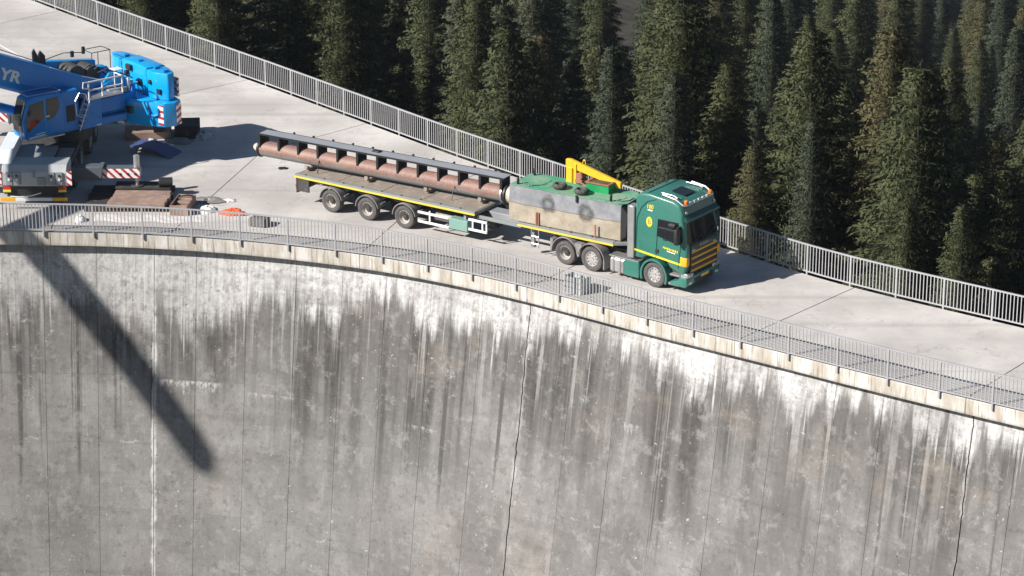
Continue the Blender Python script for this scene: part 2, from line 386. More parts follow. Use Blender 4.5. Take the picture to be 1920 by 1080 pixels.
    for k, (a, b, d, ln) in enumerate(((2.2, 3.8, 1.15, 1.5), (.8, 1.4, 1.7, 1.8), (4.5, 7.0, 5.35, 1.0), (8.4, 10.2, 5.6, .35), (25.2, 25.8, 3.6, 1.1), (36.4, 37.6, 6.2, .5), (15.4, 16.6, 5.9, .4))):
        m_ = Mu(span(a, b), Mu(g.ss(v, d - .05, d + .03), g.ss(Su(v, A(d - ln * .62, Mu(nz(5.5, .0, 81. + k, 3, .6), ln * 1.9))), -.25, .06, 1, 0)))
        c = g.mix(Mu(m_, g.ss(nz(5., 2.4, 7. + k, 5, .7), .42, .58, 0, .85)), c, (.52, .51, .50))
    # thin wandering lime lines on lift joints
    for k, (a, b, d) in enumerate(((4.6, 12.5, 11.2), (12.5, 20.2, 7.4), (-3, 3.6, 7.9), (21., 26., 7.8), (27., 35., 6.9), (14., 20., 12.6), (23., 30., 11.6), (36.5, 42., 8.2))):
        off = A(d, Mu(Su(nz(1.1, 0., 101. + k, 6, .72), .5), .9))
        m_ = Mu(span(a, b), g.ss(g.math('ABSOLUTE', Su(v, off)), .012, .055, 1, 0))
        c = g.mix(Mu(m_, g.ss(nz(1.7, .3, 111. + k, 5, .7), .50, .64, 0, .75)), c, (.42, .41, .40))
    # lime beside the three contraction joints
    for ju, js in ((4.33, 1.), (20.45, .45), (39.2, .55)):
        dj = g.math('ABSOLUTE', Su(u, ju))
        w = Mu(g.ss(A(dj, Mu(Su(nz(3., 1.5, ju, 6, .72), .5), .45)), .02, .13, 1, 0), g.ss(nz(.4, .30, ju + 3, 4, .6), .44 - (.20 if js == 1. else 0), .52 - (.18 if js == 1. else 0)))
        c = g.mix(Mu(w, js), c, (.56, .55, .535))
    far_u = g.ss(u, 8., 24.)
    c = g.mix(Mu(g.ss(nz(.45, .22, 151., 6, .68, .4), .42, .62), A(.12, Mu(far_u, .38))), c, (.105, .098, .092))
    c = g.mix(Mu(g.ss(nz(1.5, .35, 161., 5, .7), .55, .68), .35), c, (.34, .33, .315))
    # darker damp patches and horizontal pour banding
    c = g.mix(g.ss(nz(.16, 1.1, 131., 5, .65), .50, .66, 0, .38), c, (.125, .118, .110))
    c = g.mix(g.ss(g.noise(P3, 1.5, 7, .75), .52, .66, 0, .45), c, (.335, .325, .31))
    c = g.mix(g.ss(g.noise(g.mapv(P3, (1, 1, 1), (7, 3, 1)), 3.2, 6, .75), .53, .66, 0, .45), c, (.085, .080, .076))
    # pits, tie holes, specks
    sp_ = Mu(g.ss(g.noise(P3, 5.5, 4, .65), .64, .69), g.ss(g.noise(P3, .5, 3), .46, .58))
    c = g.mix(Mu(sp_, .7), c, (.48, .47, .455))
    pit = g.ss(g.voro(P3, 1.1), .022, .040, 1, 0)
    c = g.mix(Mu(pit, .85), c, (.03, .028, .026))
    c = g.mix(g.ss(grit, .38, .8, 0, .32), c, (.09, .087, .085))
    h = A(fine, A(Mu(grit, .35), Mu(s3, .4)))
    g.bump(h, .5, .03)
    return g.out(c, .92, 0, .25)
M['wall'] = wall_mat()

# ------------------------------------------------------------------ ground behind the dam
def ground_z(x, y):
    # bank against the dam, then a forested side valley falling away to the right
    d = (x - 4.37) * .74 + (y - 113.5) * .67            # distance beyond the far railing
    z = -6 - 7.5 * min(1, max(0, (d - 3) / 14))
    w = (x - 0) * .75 + (y - 122) * .66
    z -= .27 * max(0, w - 8)
    z += .07 * max(0, -x - 10) * min(1, max(0, d - 3) / 14)
    return z + 1.1 * math.sin(x * .13 + 1) * math.cos(y * .11)
def ground_mat():
    g = NT('forest_floor'); v = g.coord(); n = g.noise(v, .4, 6, .65); n2 = g.noise(v, 4, 5, .65)
    c = g.mix(g.ss(n, .35, .65), (.035, .030, .022), (.085, .07, .055)); c = g.mix(g.ss(n2, .4, .75, 0, .6), c, (.055, .06, .03))
    c = g.mix(g.ss(g.noise(g.mapv(v, (1, 1, 1), (9, 2, 0)), .06, 3, .6), .60, .68, 0, .7), c, (.25, .19, .15))
    g.bump(n2, .8, .2); return g.out(c, .95, 0, .2)
M['floor'] = ground_mat()
xs = np.arange(-160, 320, 5.0); ys = np.arange(96, 620, 5.0)
vs, fs = [], []
for j, y in enumerate(ys):
    for i, x in enumerate(xs): vs.append((x, y, ground_z(x, y) if (x - 4.37) * .74 + (y - 113.5) * .67 > -2 else -40.))
nx = len(xs)
for j in range(len(ys) - 1):
    for i in range(nx - 1): fs.append((j * nx + i, j * nx + i + 1, (j + 1) * nx + i + 1, (j + 1) * nx + i))
setting(MB().add(vs, fs).build('forest_ground', 'floor', None, 0, True))
m = MB().add([(-900, -200, -95), (1400, -200, -95), (1400, 2400, -95), (-900, 2400, -95)], [(0, 1, 2, 3)])
setting(m.build('valley_floor', 'floor'))

# ------------------------------------------------------------------ road deck: one slab between each pair of joints
core = MB()
pn = [near.at(t) - near.nor(t) * .12 for t in np.arange(0, near.L, .5)]; pf = [far.at(t) + far.nor(t) * .12 for t in np.arange(0, far.L, .5)]
poly = [tuple(p) for p in pn] + [tuple(p) for p in pf[::-1]]
core.prism(poly + [(-37, 151), (-37, 111.2)], -.55, -.045, 'z')
deck = setting(core.build('road_deck', 'joint'))
def jpoly(j): return [np.array(p) for p in j]
def line_off(J, s):          # shift a joint polyline sideways
    out = []
    for k, p in enumerate(J):
        t = J[min(k + 1, len(J) - 1)] - J[max(k - 1, 0)]; t = t / np.linalg.norm(t); out.append(p + np.array([t[1], -t[0]]) * s)
    return out
JL = [jpoly(j) for j in JOINTS]
BL = [None] + JL + [None]
tn = [.05] + [max(.6, near.near(j[0])) for j in JL] + [near.L - .1]; tf = [.3] + [far.near(j[-1]) for j in JL] + [far.L - .1]
for k in range(len(BL) - 1):
    g = .022
    ta, tb, fa, fb = tn[k] + g, tn[k + 1] - g, tf[k] + g, tf[k + 1] - g
    pts = [near.at(t) - near.nor(t) * .06 for t in np.linspace(ta, tb, max(2, int((tb - ta) / .5)))]
    if BL[k + 1]: pts += [line_off(BL[k + 1], -g)[1]]
    pts += [far.at(t) + far.nor(t) * .10 for t in np.linspace(fb, fa, max(3, int((fb - fa) / .5)))]
    if BL[k]: pts += [line_off(BL[k], g)[1]]
    else: pts += [np.array((-36.5, 150.)), np.array((-36.5, 111.4))] if k == 0 else []
    MB().prism([tuple(p) for p in pts], -.044, 0., 'z').build('slab', 'deck', deck)
# painted edge line near the crane
g0, g1 = Vector((-26.4, 140.97, .004)), Vector((-23.2, 136.05, .004))
setting(MB().add([g0 + Vector((-.07, 0, 0)), g1 + Vector((-.07, 0, 0)), g1 + Vector((.07, 0, 0)), g0 + Vector((.07, 0, 0))], [(0, 1, 2, 3)]).build('road_marking', 'white'))

# ------------------------------------------------------------------ dam wall: crest beam and concrete pours
dam = thing('dam_wall', 'tall curved grey concrete dam wall streaked with white lime and dark stains', 'dam wall', (0, 0, 0))
def uvmesh(name, vs, fs, uvs, mat, parent, smooth=False):
    me = bpy.data.meshes.new(name); me.from_pydata(vs, [], fs); l = me.uv_layers.new(name='UVMap')
    for lo in me.loops: l.data[lo.index].uv = uvs[lo.vertex_index]
    me.materials.append(M[mat]); o = link(name, me, parent)
    if smooth:
        for p in me.polygons: p.use_smooth = True
    return o
U0 = EXT                                     # path length at the first post
# crest beam segments between the deck joints
bj = [near.near(p) for p in [(-18.37, 111.23), (-13.46, 110.71), (-5.97, 108.52), (0.54, 104.64), (8.02, 99.13), (15.64, 93.82)]]
bj = [.2] + bj + [near.L - .1]
for a, b in zip(bj[:-1], bj[1:]):
    ts = np.linspace(a + .012, b - .012, max(3, int((b - a) / .5)))
    vs, uvs, fs = [], [], []
    for t in ts:
        p, n = near.at(t), near.nor(t)
        for off, z in ((-.055, .0), (-.03, -.02), (-.03, -.57), (-.045, -.585), (-.60, -.585)):
            q = p + n * off; vs.append((q[0], q[1], z - .002)); uvs.append((t - U0, -z))
    for i in range(len(ts) - 1):
        for k in range(4): fs.append((i * 5 + k, i * 5 + k + 1, (i + 1) * 5 + k + 1, (i + 1) * 5 + k))
    n5 = len(ts) - 1; fs += [(4, 3, 2, 1, 0), tuple(n5 * 5 + k for k in range(5))]
    uvmesh('crest_beam', vs, fs, uvs, 'beam', dam)
# wall pours: strips between formwork joints, cut by lift joints
BAT = .17
def wall_pt(t, z, extra=0.):
    p, n = near.at(t), near.nor(t); q = p + n * (-.40 + BAT * (-.58 - z) + extra); return (q[0], q[1], z)
vj = [.2, 1.75, 3.7, 5.85, 8.0, 10.33, 12.05, 14.15, 16.2, 18.15, 20.0, 22.0, 24.3, 26.45, 28.6, 30.7, 32.8, 35.2, 37.4, 39.8, 41.7, 43.5, 45.2, 46.9, 48.6, 50.2, 51.8, 53.4]
vj = [v for v in vj if v < near.L - .3] + [near.L - .1]
major = (10.33, 26.45, 45.2)
lifts = [-.586, -3.15, -5.85, -8.6, -11.3, -14.0, -17.0, -22.0]
rng = random.Random(5)
jr = random.Random(8); JT = [jr.uniform(-.035, .035) for _ in range(160)]
def jagged(z):
    q = -z * 5.5; i = int(q); f = q - i; return (JT[i % 160] * (1 - f) + JT[(i + 1) % 160] * f) + .02 * math.sin(z * .9)
for i in range(len(vj) - 1):
    a, b = vj[i], vj[i + 1]
    ga = .022 if a in major[1:] else .014 if a in major else .007; gb = .022 if b in major[1:] else .014 if b in major else .007
    for k in range(len(lifts) - 1):
        z1, z0 = lifts[k], lifts[k + 1]; gz = .0025
        zt, zb = z1 - (gz if k else 0), z0 + gz
        nt = 6; nzz = 16 if (a in major or b in major) else 3; ex = rng.uniform(-.004, .004)
        vs, uvs, fs = [], [], []
        for zi in range(nzz + 1):
            z = zt + (zb - zt) * zi / nzz
            for ti in range(nt + 1):
                t = a + ga + (b - gb - a - ga) * ti / nt
                jag = jagged(z) * (.15 if major[0] in (a, b) else .75) if ((a in major and ti == 0) or (b in major and ti == nt)) else 0
                vs.append(wall_pt(t + jag, z, ex)); uvs.append((t - U0, -.586 - z))
        w = nt + 1
        for zi in range(nzz):
            for ti in range(nt): fs.append((zi * w + ti, zi * w + ti + 1, (zi + 1) * w + ti + 1, (zi + 1) * w + ti))
        # returns into the joints
        ring = [zi * w for zi in range(nzz, -1, -1)] + [ti for ti in range(1, w)] + [zi * w + nt for zi in range(1, nzz + 1)] + [nzz * w + ti for ti in range(nt - 1, 0, -1)]
        base = len(vs)
        for r_ in ring:
            x, y, z = vs[r_]; t = uvs[r_][0] + U0; n = near.nor(t); vs.append((x - n[0] * .07, y - n[1] * .07, z)); uvs.append(uvs[r_])
        for q in range(len(ring)):
            q2 = (q + 1) % len(ring); fs.append((ring[q], ring[q2], base + q2, base + q))
        uvmesh('concrete_pour', vs, fs, uvs, 'wall', dam)
vs, fs = [], []
ts = np.arange(.1, near.L, .5)
for t in ts: vs += [wall_pt(t, -.45, -.06), wall_pt(t, -24, -.06)]
for i in range(len(ts) - 1): fs.append((2 * i, 2 * i + 1, 2 * i + 3, 2 * i + 2))
MB().add(vs, fs).build('wall_core', 'joint', dam)

# ------------------------------------------------------------------ railings
def box_mesh(name, sx, sy, z0, z1, mat, bev=.0):
    o = MB().box(-sx / 2, sx / 2, -sy / 2, sy / 2, z0, z1).build(name, mat, None, bev); me = o.data; bpy.data.objects.remove(o); return me
def railing(path, t0, nb, label, off, post_bottom, zb, zt, max_parts, from_end=False):
    r = thing('railing', label, 'railing', (0, 0, 0))
    pme = box_mesh('post', .075, .06, post_bottom, zt - .03, 'galv', .008); bme = box_mesh('baluster', .032, .026, zb, zt - .02, 'galv')
    def place(name, me, t):
        p = path.at(t) + path.nor(t) * off; o = link(name, me, r); tn_ = path.tan(t)
        o.location = (p[0], p[1], 0); o.rotation_euler = (0, 0, math.atan2(tn_[1], tn_[0])); return o
    for i in range(nb + 1): place('post', pme, t0 + 2. * i)
    bays = list(range(nb)); bays = bays[::-1] if from_end else bays
    cnt = 0; rest = MB()
    for i in bays:
        for k in range(13):
            t = t0 + 2. * i + .145 * (k + 1) - .015
            if cnt < max_parts: place('baluster', bme, t); cnt += 1
            else:
                p = path.at(t) + path.nor(t) * off; rest.box(p[0] - .016, p[0] + .016, p[1] - .013, p[1] + .013, zb, zt - .02)
    if rest.v: rest.build('distant_balusters', 'galv', r)['kind'] = 'stuff'
    for nm, z, w, h in (('top_rail', zt, .07, .05), ('bottom_rail', zb, .045, .05)):
        mb = MB(); ts = np.arange(t0 - .3, t0 + 2. * nb + .31, .5); vs, fs = [], []
        for t in ts:
            p, n = path.at(t), path.nor(t)
            for a, b in ((-w / 2, -h / 2), (w / 2, -h / 2), (w / 2, h / 2), (-w / 2, h / 2)):
                q = p + n * (off + a); vs.append((q[0], q[1], z + b))
        for i in range(len(ts) - 1):
            for k in range(4): fs.append((4 * i + k, 4 * i + (k + 1) % 4, 4 * i + 4 + (k + 1) % 4, 4 * i + 4 + k))
        fs += [(3, 2, 1, 0), tuple(4 * (len(ts) - 1) + k for k in range(4))]
        mb.add(vs, fs).build(nm, 'galv', r)
    return r
railing(near, EXT - 2.0, 23, 'grey steel railing along the near edge above the dam face', .02, -.20, .10, 1.17, 299)
tf0 = far.near((11.19, 106.26)); tf0 -= 2 * math.floor(tf0 / 2.)
railing(far, tf0 + 2, int((far.L - tf0 - 3) / 2), 'grey steel railing along the far edge in front of the forest', 0., -.05, .10, 1.17, 299, True)

# ------------------------------------------------------------------ wheels
def wheel_meshes(r, w, rim_mat, style):
    """wheel facing -y; returns (tyre mesh, rim mesh, hub mesh)"""
    h = w / 2; k = r / .5
    tyre = MB().lathe([(-h * .80, .305 * k), (-h, .36 * k), (-h * 1.0, .43 * k), (-h * .88, .485 * k), (-h * .5, .5 * k), (h * .5, .5 * k), (h * .88, .485 * k), (h, .40 * k), (h * .8, .305 * k)], 32)
    t = tyre.build('tyre', 'rubber', None, 0, True)
    rim = MB(); d = -h
    if style == 'alu':      # outward rim of a steered / pusher axle with a dished nut ring
        rim.lathe([(d * .78, .305 * k), (d * .88, .29 * k), (d * .55, .255 * k), (d * .62, .20 * k), (d * .78, .10 * k), (d * .95, .085 * k), (d * 1.0, .001), (-d * .5, .001), (-d * .5, .30 * k)], 28)
        for i in range(10):
            a = 2 * math.pi * i / 10; c = (math.cos(a) * .165 * k, math.sin(a) * .165 * k)
            rim.cyl((c[0], d * .70, c[1]), (c[0], d * .84, c[1]), .016 * k, 6)
    else:                   # deep inset rim
        rim.lathe([(d * .78, .305 * k), (d * .90, .29 * k), (d * .60, .265 * k), (d * .05, .235 * k), (d * .0, .14 * k), (d * .0, .001), (-d * .5, .001), (-d * .5, .30 * k)], 28)
    ro = rim.build('rim', rim_mat, None, 0, True)
    hb = MB()
    if style == 'alu':
        for i in range(10):
            a = 2 * math.pi * (i + .5) / 10; c = (math.cos(a) * .222 * k, math.sin(a) * .222 * k)
            hb.cyl((c[0], d * .50, c[1]), (c[0], d * .645, c[1]), .027 * k, 8)
    else:
        hb.lathe([(d * .02, .13 * k), (d * .35, .125 * k), (d * .62, .085 * k), (d * .66, .001), (0, .001)], 14)
        for i in range(10):
            a = 2 * math.pi * i / 10; c = (math.cos(a) * .155 * k, math.sin(a) * .155 * k)
            hb.cyl((c[0], 0, c[1]), (c[0], d * .25, c[1]), .018 * k, 6)
    ho = hb.build('hub', 'hub', None, 0, True)
    out = tuple(o.data for o in (t, ro, ho))
    for o in (t, ro, ho): bpy.data.objects.remove(o)
    return out
WH_A = wheel_meshes(.49, .30, 'rim', 'alu'); WH_D = wheel_meshes(.47, .36, 'dullrim', 'deep'); WH_T = wheel_meshes(.47, .33, 'dullrim', 'deep')
def wheel(parent, x, y, r, meshes, side):
    t = link('wheel', meshes[0], parent); t.location = (x, y, r); t.rotation_euler = (0, random.random(), 0 if side < 0 else math.pi)
    if side > 0: t.rotation_euler = (0, 0, math.pi)
    link('rim', meshes[1], t); link('hub', meshes[2], t)
    return t

def frame_at(o, az, half):     # centre line origin from the near-side ground point
    a = R(az); return Vector((o[0] - math.sin(a) * half, o[1] + math.cos(a) * half, 0)), a

# ------------------------------------------------------------------ truck tractor (x forward, -y towards the camera)
HW = 1.13
loc, az = frame_at((5.40, 104.64), -37.3, HW)
tk = thing('truck_tractor', 'green articulated truck tractor with yellow stripe and orange grille bars', 'truck', loc, az)
# cab shell
prof = [(-.99, 1.02), (-.62, 1.02), (-.50, 1.16), (.42, 1.16), (.60, .92), (1.20, .72), (1.27, .80), (1.36, 1.20), (1.36, 1.86), (1.30, 2.00), (1.14, 2.92), (1.16, 3.06), (1.02, 3.42), (.70, 3.56), (-.35, 3.66), (-.80, 3.62), (-.99, 3.42)]
cab = MB().prism(prof, -HW + .02, HW - .02)
bm_cab = cab.build('cab', 'green', tk, .10, True, 3)
# windscreen, side windows (slightly proud)
def ws_pt(y, z):
    x = 1.36 + (z - 1.86) * (-.22 / 1.06) + .035 - .09 * (abs(y) / HW) ** 3; return (x, y, z)
gl = MB(); ny = 10; vs = []; fs = []
for j in range(5):
    z = 1.97 + (2.95 - 1.97) * j / 4
    for i in range(ny + 1): vs.append(ws_pt(-HW * .93 + 2 * HW * .93 * i / ny, z))
for j in range(4):
    for i in range(ny): fs.append((j * (ny + 1) + i, j * (ny + 1) + i + 1, (j + 1) * (ny + 1) + i + 1, (j + 1) * (ny + 1) + i))
gl.add(vs, fs).build('windscreen', 'glass', tk, 0, True)
for s in (-1, 1):
    y = s * (HW - .012)
    w = MB().prism([(.05, 2.08), (.10, 2.72), (.95, 2.74), (1.07, 2.62), (1.16, 2.02), (.78, 1.94)], y - .008, y + .008).build('side_window', 'glass', tk, .004)
    MB().bar((.02, y, 2.06), (.07, y, 2.75), .03, .03).bar((.07, y, 2.75), (.98, y, 2.77), .03, .03).build('window_seal', 'black', w)
    # door shut lines and step
    MB().bar((-.02, y + s * .012, 1.2), (.02, y + s * .012, 2.05), .012, .012).bar((-.02, y + s * .012, 1.2), (.3, y + s * .012, 1.12), .012, .012).bar((1.0, y + s * .012, 1.0), (1.09, y + s * .012, 1.95), .012, .012).build('door_gap', 'dgreen', tk)
    MB().tube([(-.93, y + s * .01, 1.15), (-.90, y + s * .01, 2.6), (-.72, y + s * .01, 3.05), (-.42, y + s * .01, 3.36), (-.05, y + s * .01, 3.50)], .010, 5).build('fairing_gap', 'dgreen', tk)
    MB().box(-.04, .10, y - .012 + s * .01, y + .012 + s * .01, 1.40, 1.56).build('door_handle', 'black', tk, .01)
    # stripe and corner marker
    MB().bar((-.99, y + s * .006, 1.34), (1.13, y + s * .006, 1.16), .012, .075).build('yellow_stripe', 'decalyellow', tk)
    MB().prism([(1.05, 1.08), (1.375, 1.10), (1.385, 1.46), (1.05, 1.50)], y - s * .22, y + s * .004).build('corner_panel', 'orange', tk, .05, True, 2)
    # mirrors
    mi = MB().box(.98, 1.14, s * (HW + .05), s * (HW + .33), 2.0, 2.62).build('mirror', 'black', tk, .05, True, 2)
    MB().box(.62, .95, s * (HW + .03), s * (HW + .20), 2.60, 2.74).build('wide_angle_mirror', 'black', mi, .04)
    MB().bar((1.05, s * (HW - .05), 2.66), (1.06, s * (HW + .2), 2.66), .07, .05).bar((1.05, s * (HW - .05), 1.98), (1.06, s * (HW + .2), 2.0), .06, .05).build('mirror_arm', 'black', mi)
    # headlights
    MB().prism([(1.06, .58), (1.38, .60), (1.40, .80), (1.10, .86)], s * (HW - .05), s * (HW - .47)).build('headlight', 'alu', tk, .02)
    MB().box(1.35, 1.415, s * .78, s * .98, .38, .47).build('fog_light', 'white', tk, .01)
# bumper
bp = [(.62, .28), (1.30, .26), (1.40, .36), (1.40, .62), (1.36, .70), (1.05, .66), (.98, .50), (.62, .42)]
MB().prism(bp, -HW + .005, HW - .005).build('bumper', 'green', tk, .05, True, 2)
MB().box(1.36, 1.413, -.62, .62, .32, .56).build('lower_intake', 'black', tk, .01)
for y0, y1 in ((-.75, -.05), (.10, .80)):
    MB().bar((1.385, y0, 2.0), (1.33, y1, 2.22), .025, .02).build('wiper', 'black', tk)
for s in (-1, 1):
    MB().bar((1.395, s * .87, .74), (1.395, s * .87, 1.92), .03, .02).build('panel_gap', 'black', tk)
    MB().box(.30, .46, s * (HW - .005), s * (HW + .012), 1.98, 2.03).build('door_pull', 'black', tk, .006)
MB().bar((1.30, -HW + .2, 1.955), (1.30, HW - .2, 1.955), .10, .03).build('scuttle', 'black', tk)
# grille with orange bars and name
MB().prism([(1.30, .72), (1.392, .78), (1.392, 1.90), (1.345, 1.94), (1.30, 1.94)], -.86, .86).build('grille', 'black', tk, .01)
for i, z in enumerate((.86, 1.10, 1.34, 1.58)):
    MB().prism([(1.385, z), (1.435, z + .02), (1.435, z + .075), (1.385, z + .10)], -.84, .84).build('grille_bar', 'orange', tk, .01)
MB().prism([(1.385, 1.71), (1.40, 1.71), (1.385, 1.92), (1.37, 1.92)], -.86, .86).build('badge_panel', 'dgreen', tk, .004)
for s in (-1, 1): MB().box(1.37, 1.405, s * .70 - .10, s * .70 + .10, 1.62, 1.72).build('air_slot', 'alu', tk, .01)
text('lettering', 'SCANIA', .17, 'alu', tk, plane_mtx((1.402, 0, 1.80), (0, 1, 0), (-.05, 0, 1)), .006)
MB().box(1.413, 1.425, -.20, .32, .50, .61).build('number_plate', 'plate', tk)
# sun visor, light box, roof gear
MB().prism([(1.12, 2.86), (1.34, 2.82), (1.36, 2.92), (1.16, 3.08)], -HW + .05, HW - .05).build('sun_visor', 'dgreen', tk, .02)
MB().prism([(1.08, 3.08), (1.20, 3.06), (1.10, 3.36), (.98, 3.40)], -HW + .10, HW - .10).build('light_box', 'dgreen', tk, .02)
for s in (-1, 1): MB().cyl((1.15, s * .92, 3.16), (1.21, s * .92, 3.17), .06, 10).build('spot_lamp', 'alu', tk)
bar = MB().tube([(.10, -HW + .20, 3.62), (.15, -HW + .16, 3.70), (.75, -HW + .14, 3.62), (1.08, -HW + .16, 3.44), (1.14, -HW + .25, 3.42), (1.14, HW - .25, 3.42), (1.08, HW - .16, 3.44), (.75, HW - .14, 3.62), (.15, HW - .16, 3.70), (.10, HW - .20, 3.62)], .038, 8).build('light_bar', 'alu', tk, 0, True)
for s in (-1, 1):
    MB().tube([(.0, s * (HW - .32), 3.70), (.55, s * (HW - .32), 3.68), (.72, s * (HW - .30), 3.62)], .03, 8).build('air_horn', 'alu', tk, 0, True)
    MB().cyl((1.08, s * .80, 3.44), (1.08, s * .80, 3.60), .075, 12).build('beacon', 'amber', tk, .015, True)
for i in range(5): MB().box(1.06, 1.16, -.60 + i * .27, -.42 + i * .27, 3.43, 3.50).build('roof_lamp', 'alu', tk, .015)
MB().prism([(.10, 3.655), (.72, 3.575), (.72, 3.60), (.10, 3.68)], -.34, .34).build('roof_hatch', 'glass', tk, .012)
for y in (-.78, -.58, .58, .78): MB().bar((-.75, y, 3.625), (.75, y, 3.555), .05, .04).build('roof_rib', 'green', tk, .01)
MB().tube([(-.6, HW - .2, 3.62), (-.6, HW - .2, 3.86), (-.6, HW - .75, 3.86), (-.6, HW - .75, 3.66)], .02, 6).build('antenna_bracket', 'black', tk)
MB().bar((-.46, -HW + .12, 3.665), (-.46, HW - .12, 3.665), .03, .012).build('roof_gap', 'black', tk)
# livery on the near side
ny_ = -HW - .0
def side_m(x, z): return plane_mtx((x, ny_ + .012, z), (1, 0, 0), (0, 0, 1))
text('lettering', '100', .21, 'decalyellow', tk, side_m(-.32, 3.16), .006, .1, .004)
MB().bar((-.42, ny_ + .008, 3.03), (-.20, ny_ + .008, 3.02), .01, .05).build('decal_underline', 'white', tk)
vs = [(-.34 + .135 * math.cos(t), 2.56 + .20 * math.sin(t)) for t in np.linspace(0, 2 * math.pi, 20, endpoint=False)]
MB().prism(vs, ny_ + .006, ny_ + .014).build('emblem', 'decalyellow', tk)
text('lettering', 'B', .27, 'green', tk, side_m(-.335, 2.56) @ Matrix.Translation((0, 0, .006)), .004)
rngd = random.Random(3)
x = .30
while x < .95:
    w = rngd.uniform(.025, .06); MB().bar((x, ny_ + .008, 1.69 - (x - .3) * .10 + rngd.uniform(-.008, .008)), (x + w, ny_ + .008, 1.69 - (x - .3) * .10), .01, rngd.choice((.05, .07, .085))).build('decal_letter', 'decalyellow', tk); x += w + rngd.uniform(.012, .04)
MB().bar((.48, ny_ + .008, 1.575), (.86, ny_ + .008, 1.54), .01, .035).build('decal_underline', 'white', tk)
# front wheel arches and wheels
for s in (-1, 1):
    arc = [(-.10 + .62 * math.cos(t), .47 + .66 * math.sin(t)) for t in np.linspace(R(-22), R(202), 17)]
    arc2 = [(-.10 + .53 * math.cos(t), .47 + .57 * math.sin(t)) for t in np.linspace(R(202), R(-22), 17)]
    MB().prism(arc + arc2, s * (HW + .03), s * (HW - .34)).build('wheel_arch', 'green', tk, .015, True)
    MB().box(.55, 1.02, s * (HW - .30), s * (HW - .02), .26, .36).box(.55, 1.02, s * (HW - .36), s * (HW - .10), .60, .68).build('cab_step', 'plastic', tk, .02)
    wheel(tk, -.10, s * (HW - .165), .49, WH_A, s)
    wheel(tk, -3.00, s * (HW - .165), .49, WH_A, s); wheel(tk, -4.25, s * (HW - .19), .47, WH_D, s)
    # tank, toolbox, side panels
    tnk = MB().prism([(s * (HW - .02), .26), (s * (HW - .02), .72), (s * (HW - .10), .82), (s * (HW - .55), .82), (s * (HW - .55), .20), (s * (HW - .10), .20)], -2.12, -1.50, 'x').build('fuel_tank', 'alu', tk, .03, True, 2)
    for xx in (-1.96, -1.66): MB().prism([(s * (HW - .0), .24), (s * (HW - .0), .74), (s * (HW - .10), .84), (s * (HW - .12), .84), (s * (HW - .12), .18)], xx - .03, xx + .03, 'x').build('tank_strap', 'plastic', tnk)
    MB().box(-1.49, -.78, s * (HW - .5), s * (HW - .01), .20, .84).build('side_skirt', 'green', tk, .03)
    MB().box(-2.16, -.80, s * (HW - .50), s * (HW - .0), .845, .875).build('catwalk', 'alu', tk, .005)
    # rear mudguards over the tandem
    for cx in (-3.0, -4.25):
        a1 = [(cx + .64 * math.cos(t), .48 + .64 * math.sin(t)) for t in np.linspace(R(8), R(172), 13)]; a2 = [(cx + .60 * math.cos(t), .48 + .60 * math.sin(t)) for t in np.linspace(R(172), R(8), 13)]
        MB().prism(a1 + a2, s * (HW + .02), s * (HW - .46)).build('mudguard', 'plastic', tk, .01, True)
    MB().prism([(-3.66, .45), (-3.58, .45), (-3.45, .98), (-3.80, .98)], s * (HW + .0), s * (HW - .30)).build('mudguard_filler', 'plastic', tk, .015)
    MB().box(-2.44, -2.38, s * (HW - .42), s * (HW + .0), .18, .62).build('mud_flap', 'plastic', tk, .01)
    MB().prism([(-4.95, .42), (-4.88, .42), (-4.80, .92), (-4.95, .95)], s * (HW + .0), s * (HW - .44)).build('mud_flap', 'plastic', tk, .01)
    # upright intake stack behind the cab
    MB().box(-1.36, -1.05, s * (HW - .02), s * (HW - .42), .95, 3.02).build('side_column', 'alu', tk, .03, True)
    MB().bar((-4.9, s * .42, .80), (.9, s * .42, .80), .10, .26).build('chassis_rail', 'dark_steel', tk)
MB().box(-4.75, -1.1, -.36, .36, .70, .93).build('chassis_deck', 'dark_steel', tk)
for x in (-.10, -3.0, -4.25): MB().cyl((x, -HW + .3, .47), (x, HW - .3, .47), .09, 10).build('axle', 'dark_steel', tk)
MB().box(-.95, 1.0, -HW + .38, HW - .38, .45, 1.02).build('engine_block', 'dark_steel', tk)

# ------------------------------------------------------------------ extendable flatbed trailer
HT = 1.17
loc, az = frame_at((-5.72, 112.37), -33.4, HT)
tr = thing('flatbed_trailer', 'stretched grey flatbed trailer with yellow edge lines and timber deck', 'trailer', loc, az)
def deck_frame(x0, x1, z, nm):
    MB().box(x0, x1, -HT + .02, HT - .02, z - .16, z - .03).build('deck_frame', 'trgrey', tr, .01)
    for s in (-1, 1):
        MB().box(x0, x1, s * (HT - .20), s * (HT + .0), z - .10, z + .002).build('side_rail', 'trgrey', tr, .01)
        MB().box(x0, x1, s * (HT + .001) - .004, s * (HT + .001) + .008, z - .155, z - .075).build('yellow_line', 'yellow', tr)
        for x in np.arange(x0 + .5, x1 - .2, .95):
            MB().cyl((x, s * (HT - .09), z), (x, s * (HT - .09), z + .03), .035, 6).build('lashing_ring', 'black', tr)
deck_frame(-3.72, 5.10, 1.33, 'rear')
xb = -3.70
for w in (2.05, 2.2, 1.95, 2.55):
    MB().box(xb + .012, xb + w - .012, -HT + .21, HT - .21, 1.27, 1.318).build('deck_board', 'timber', tr, .006); xb += w
deck_frame(7.10, 11.45, 1.31, 'front')
MB().box(7.1, 11.4, -HT + .21, HT - .21, 1.26, 1.30).build('deck_board', 'timber', tr, .006)
MB().prism([(11.45, -HT), (12.05, -.75), (12.05, .75), (11.45, HT)], 1.17, 1.30, 'z').build('gooseneck_nose', 'trgrey', tr, .02)
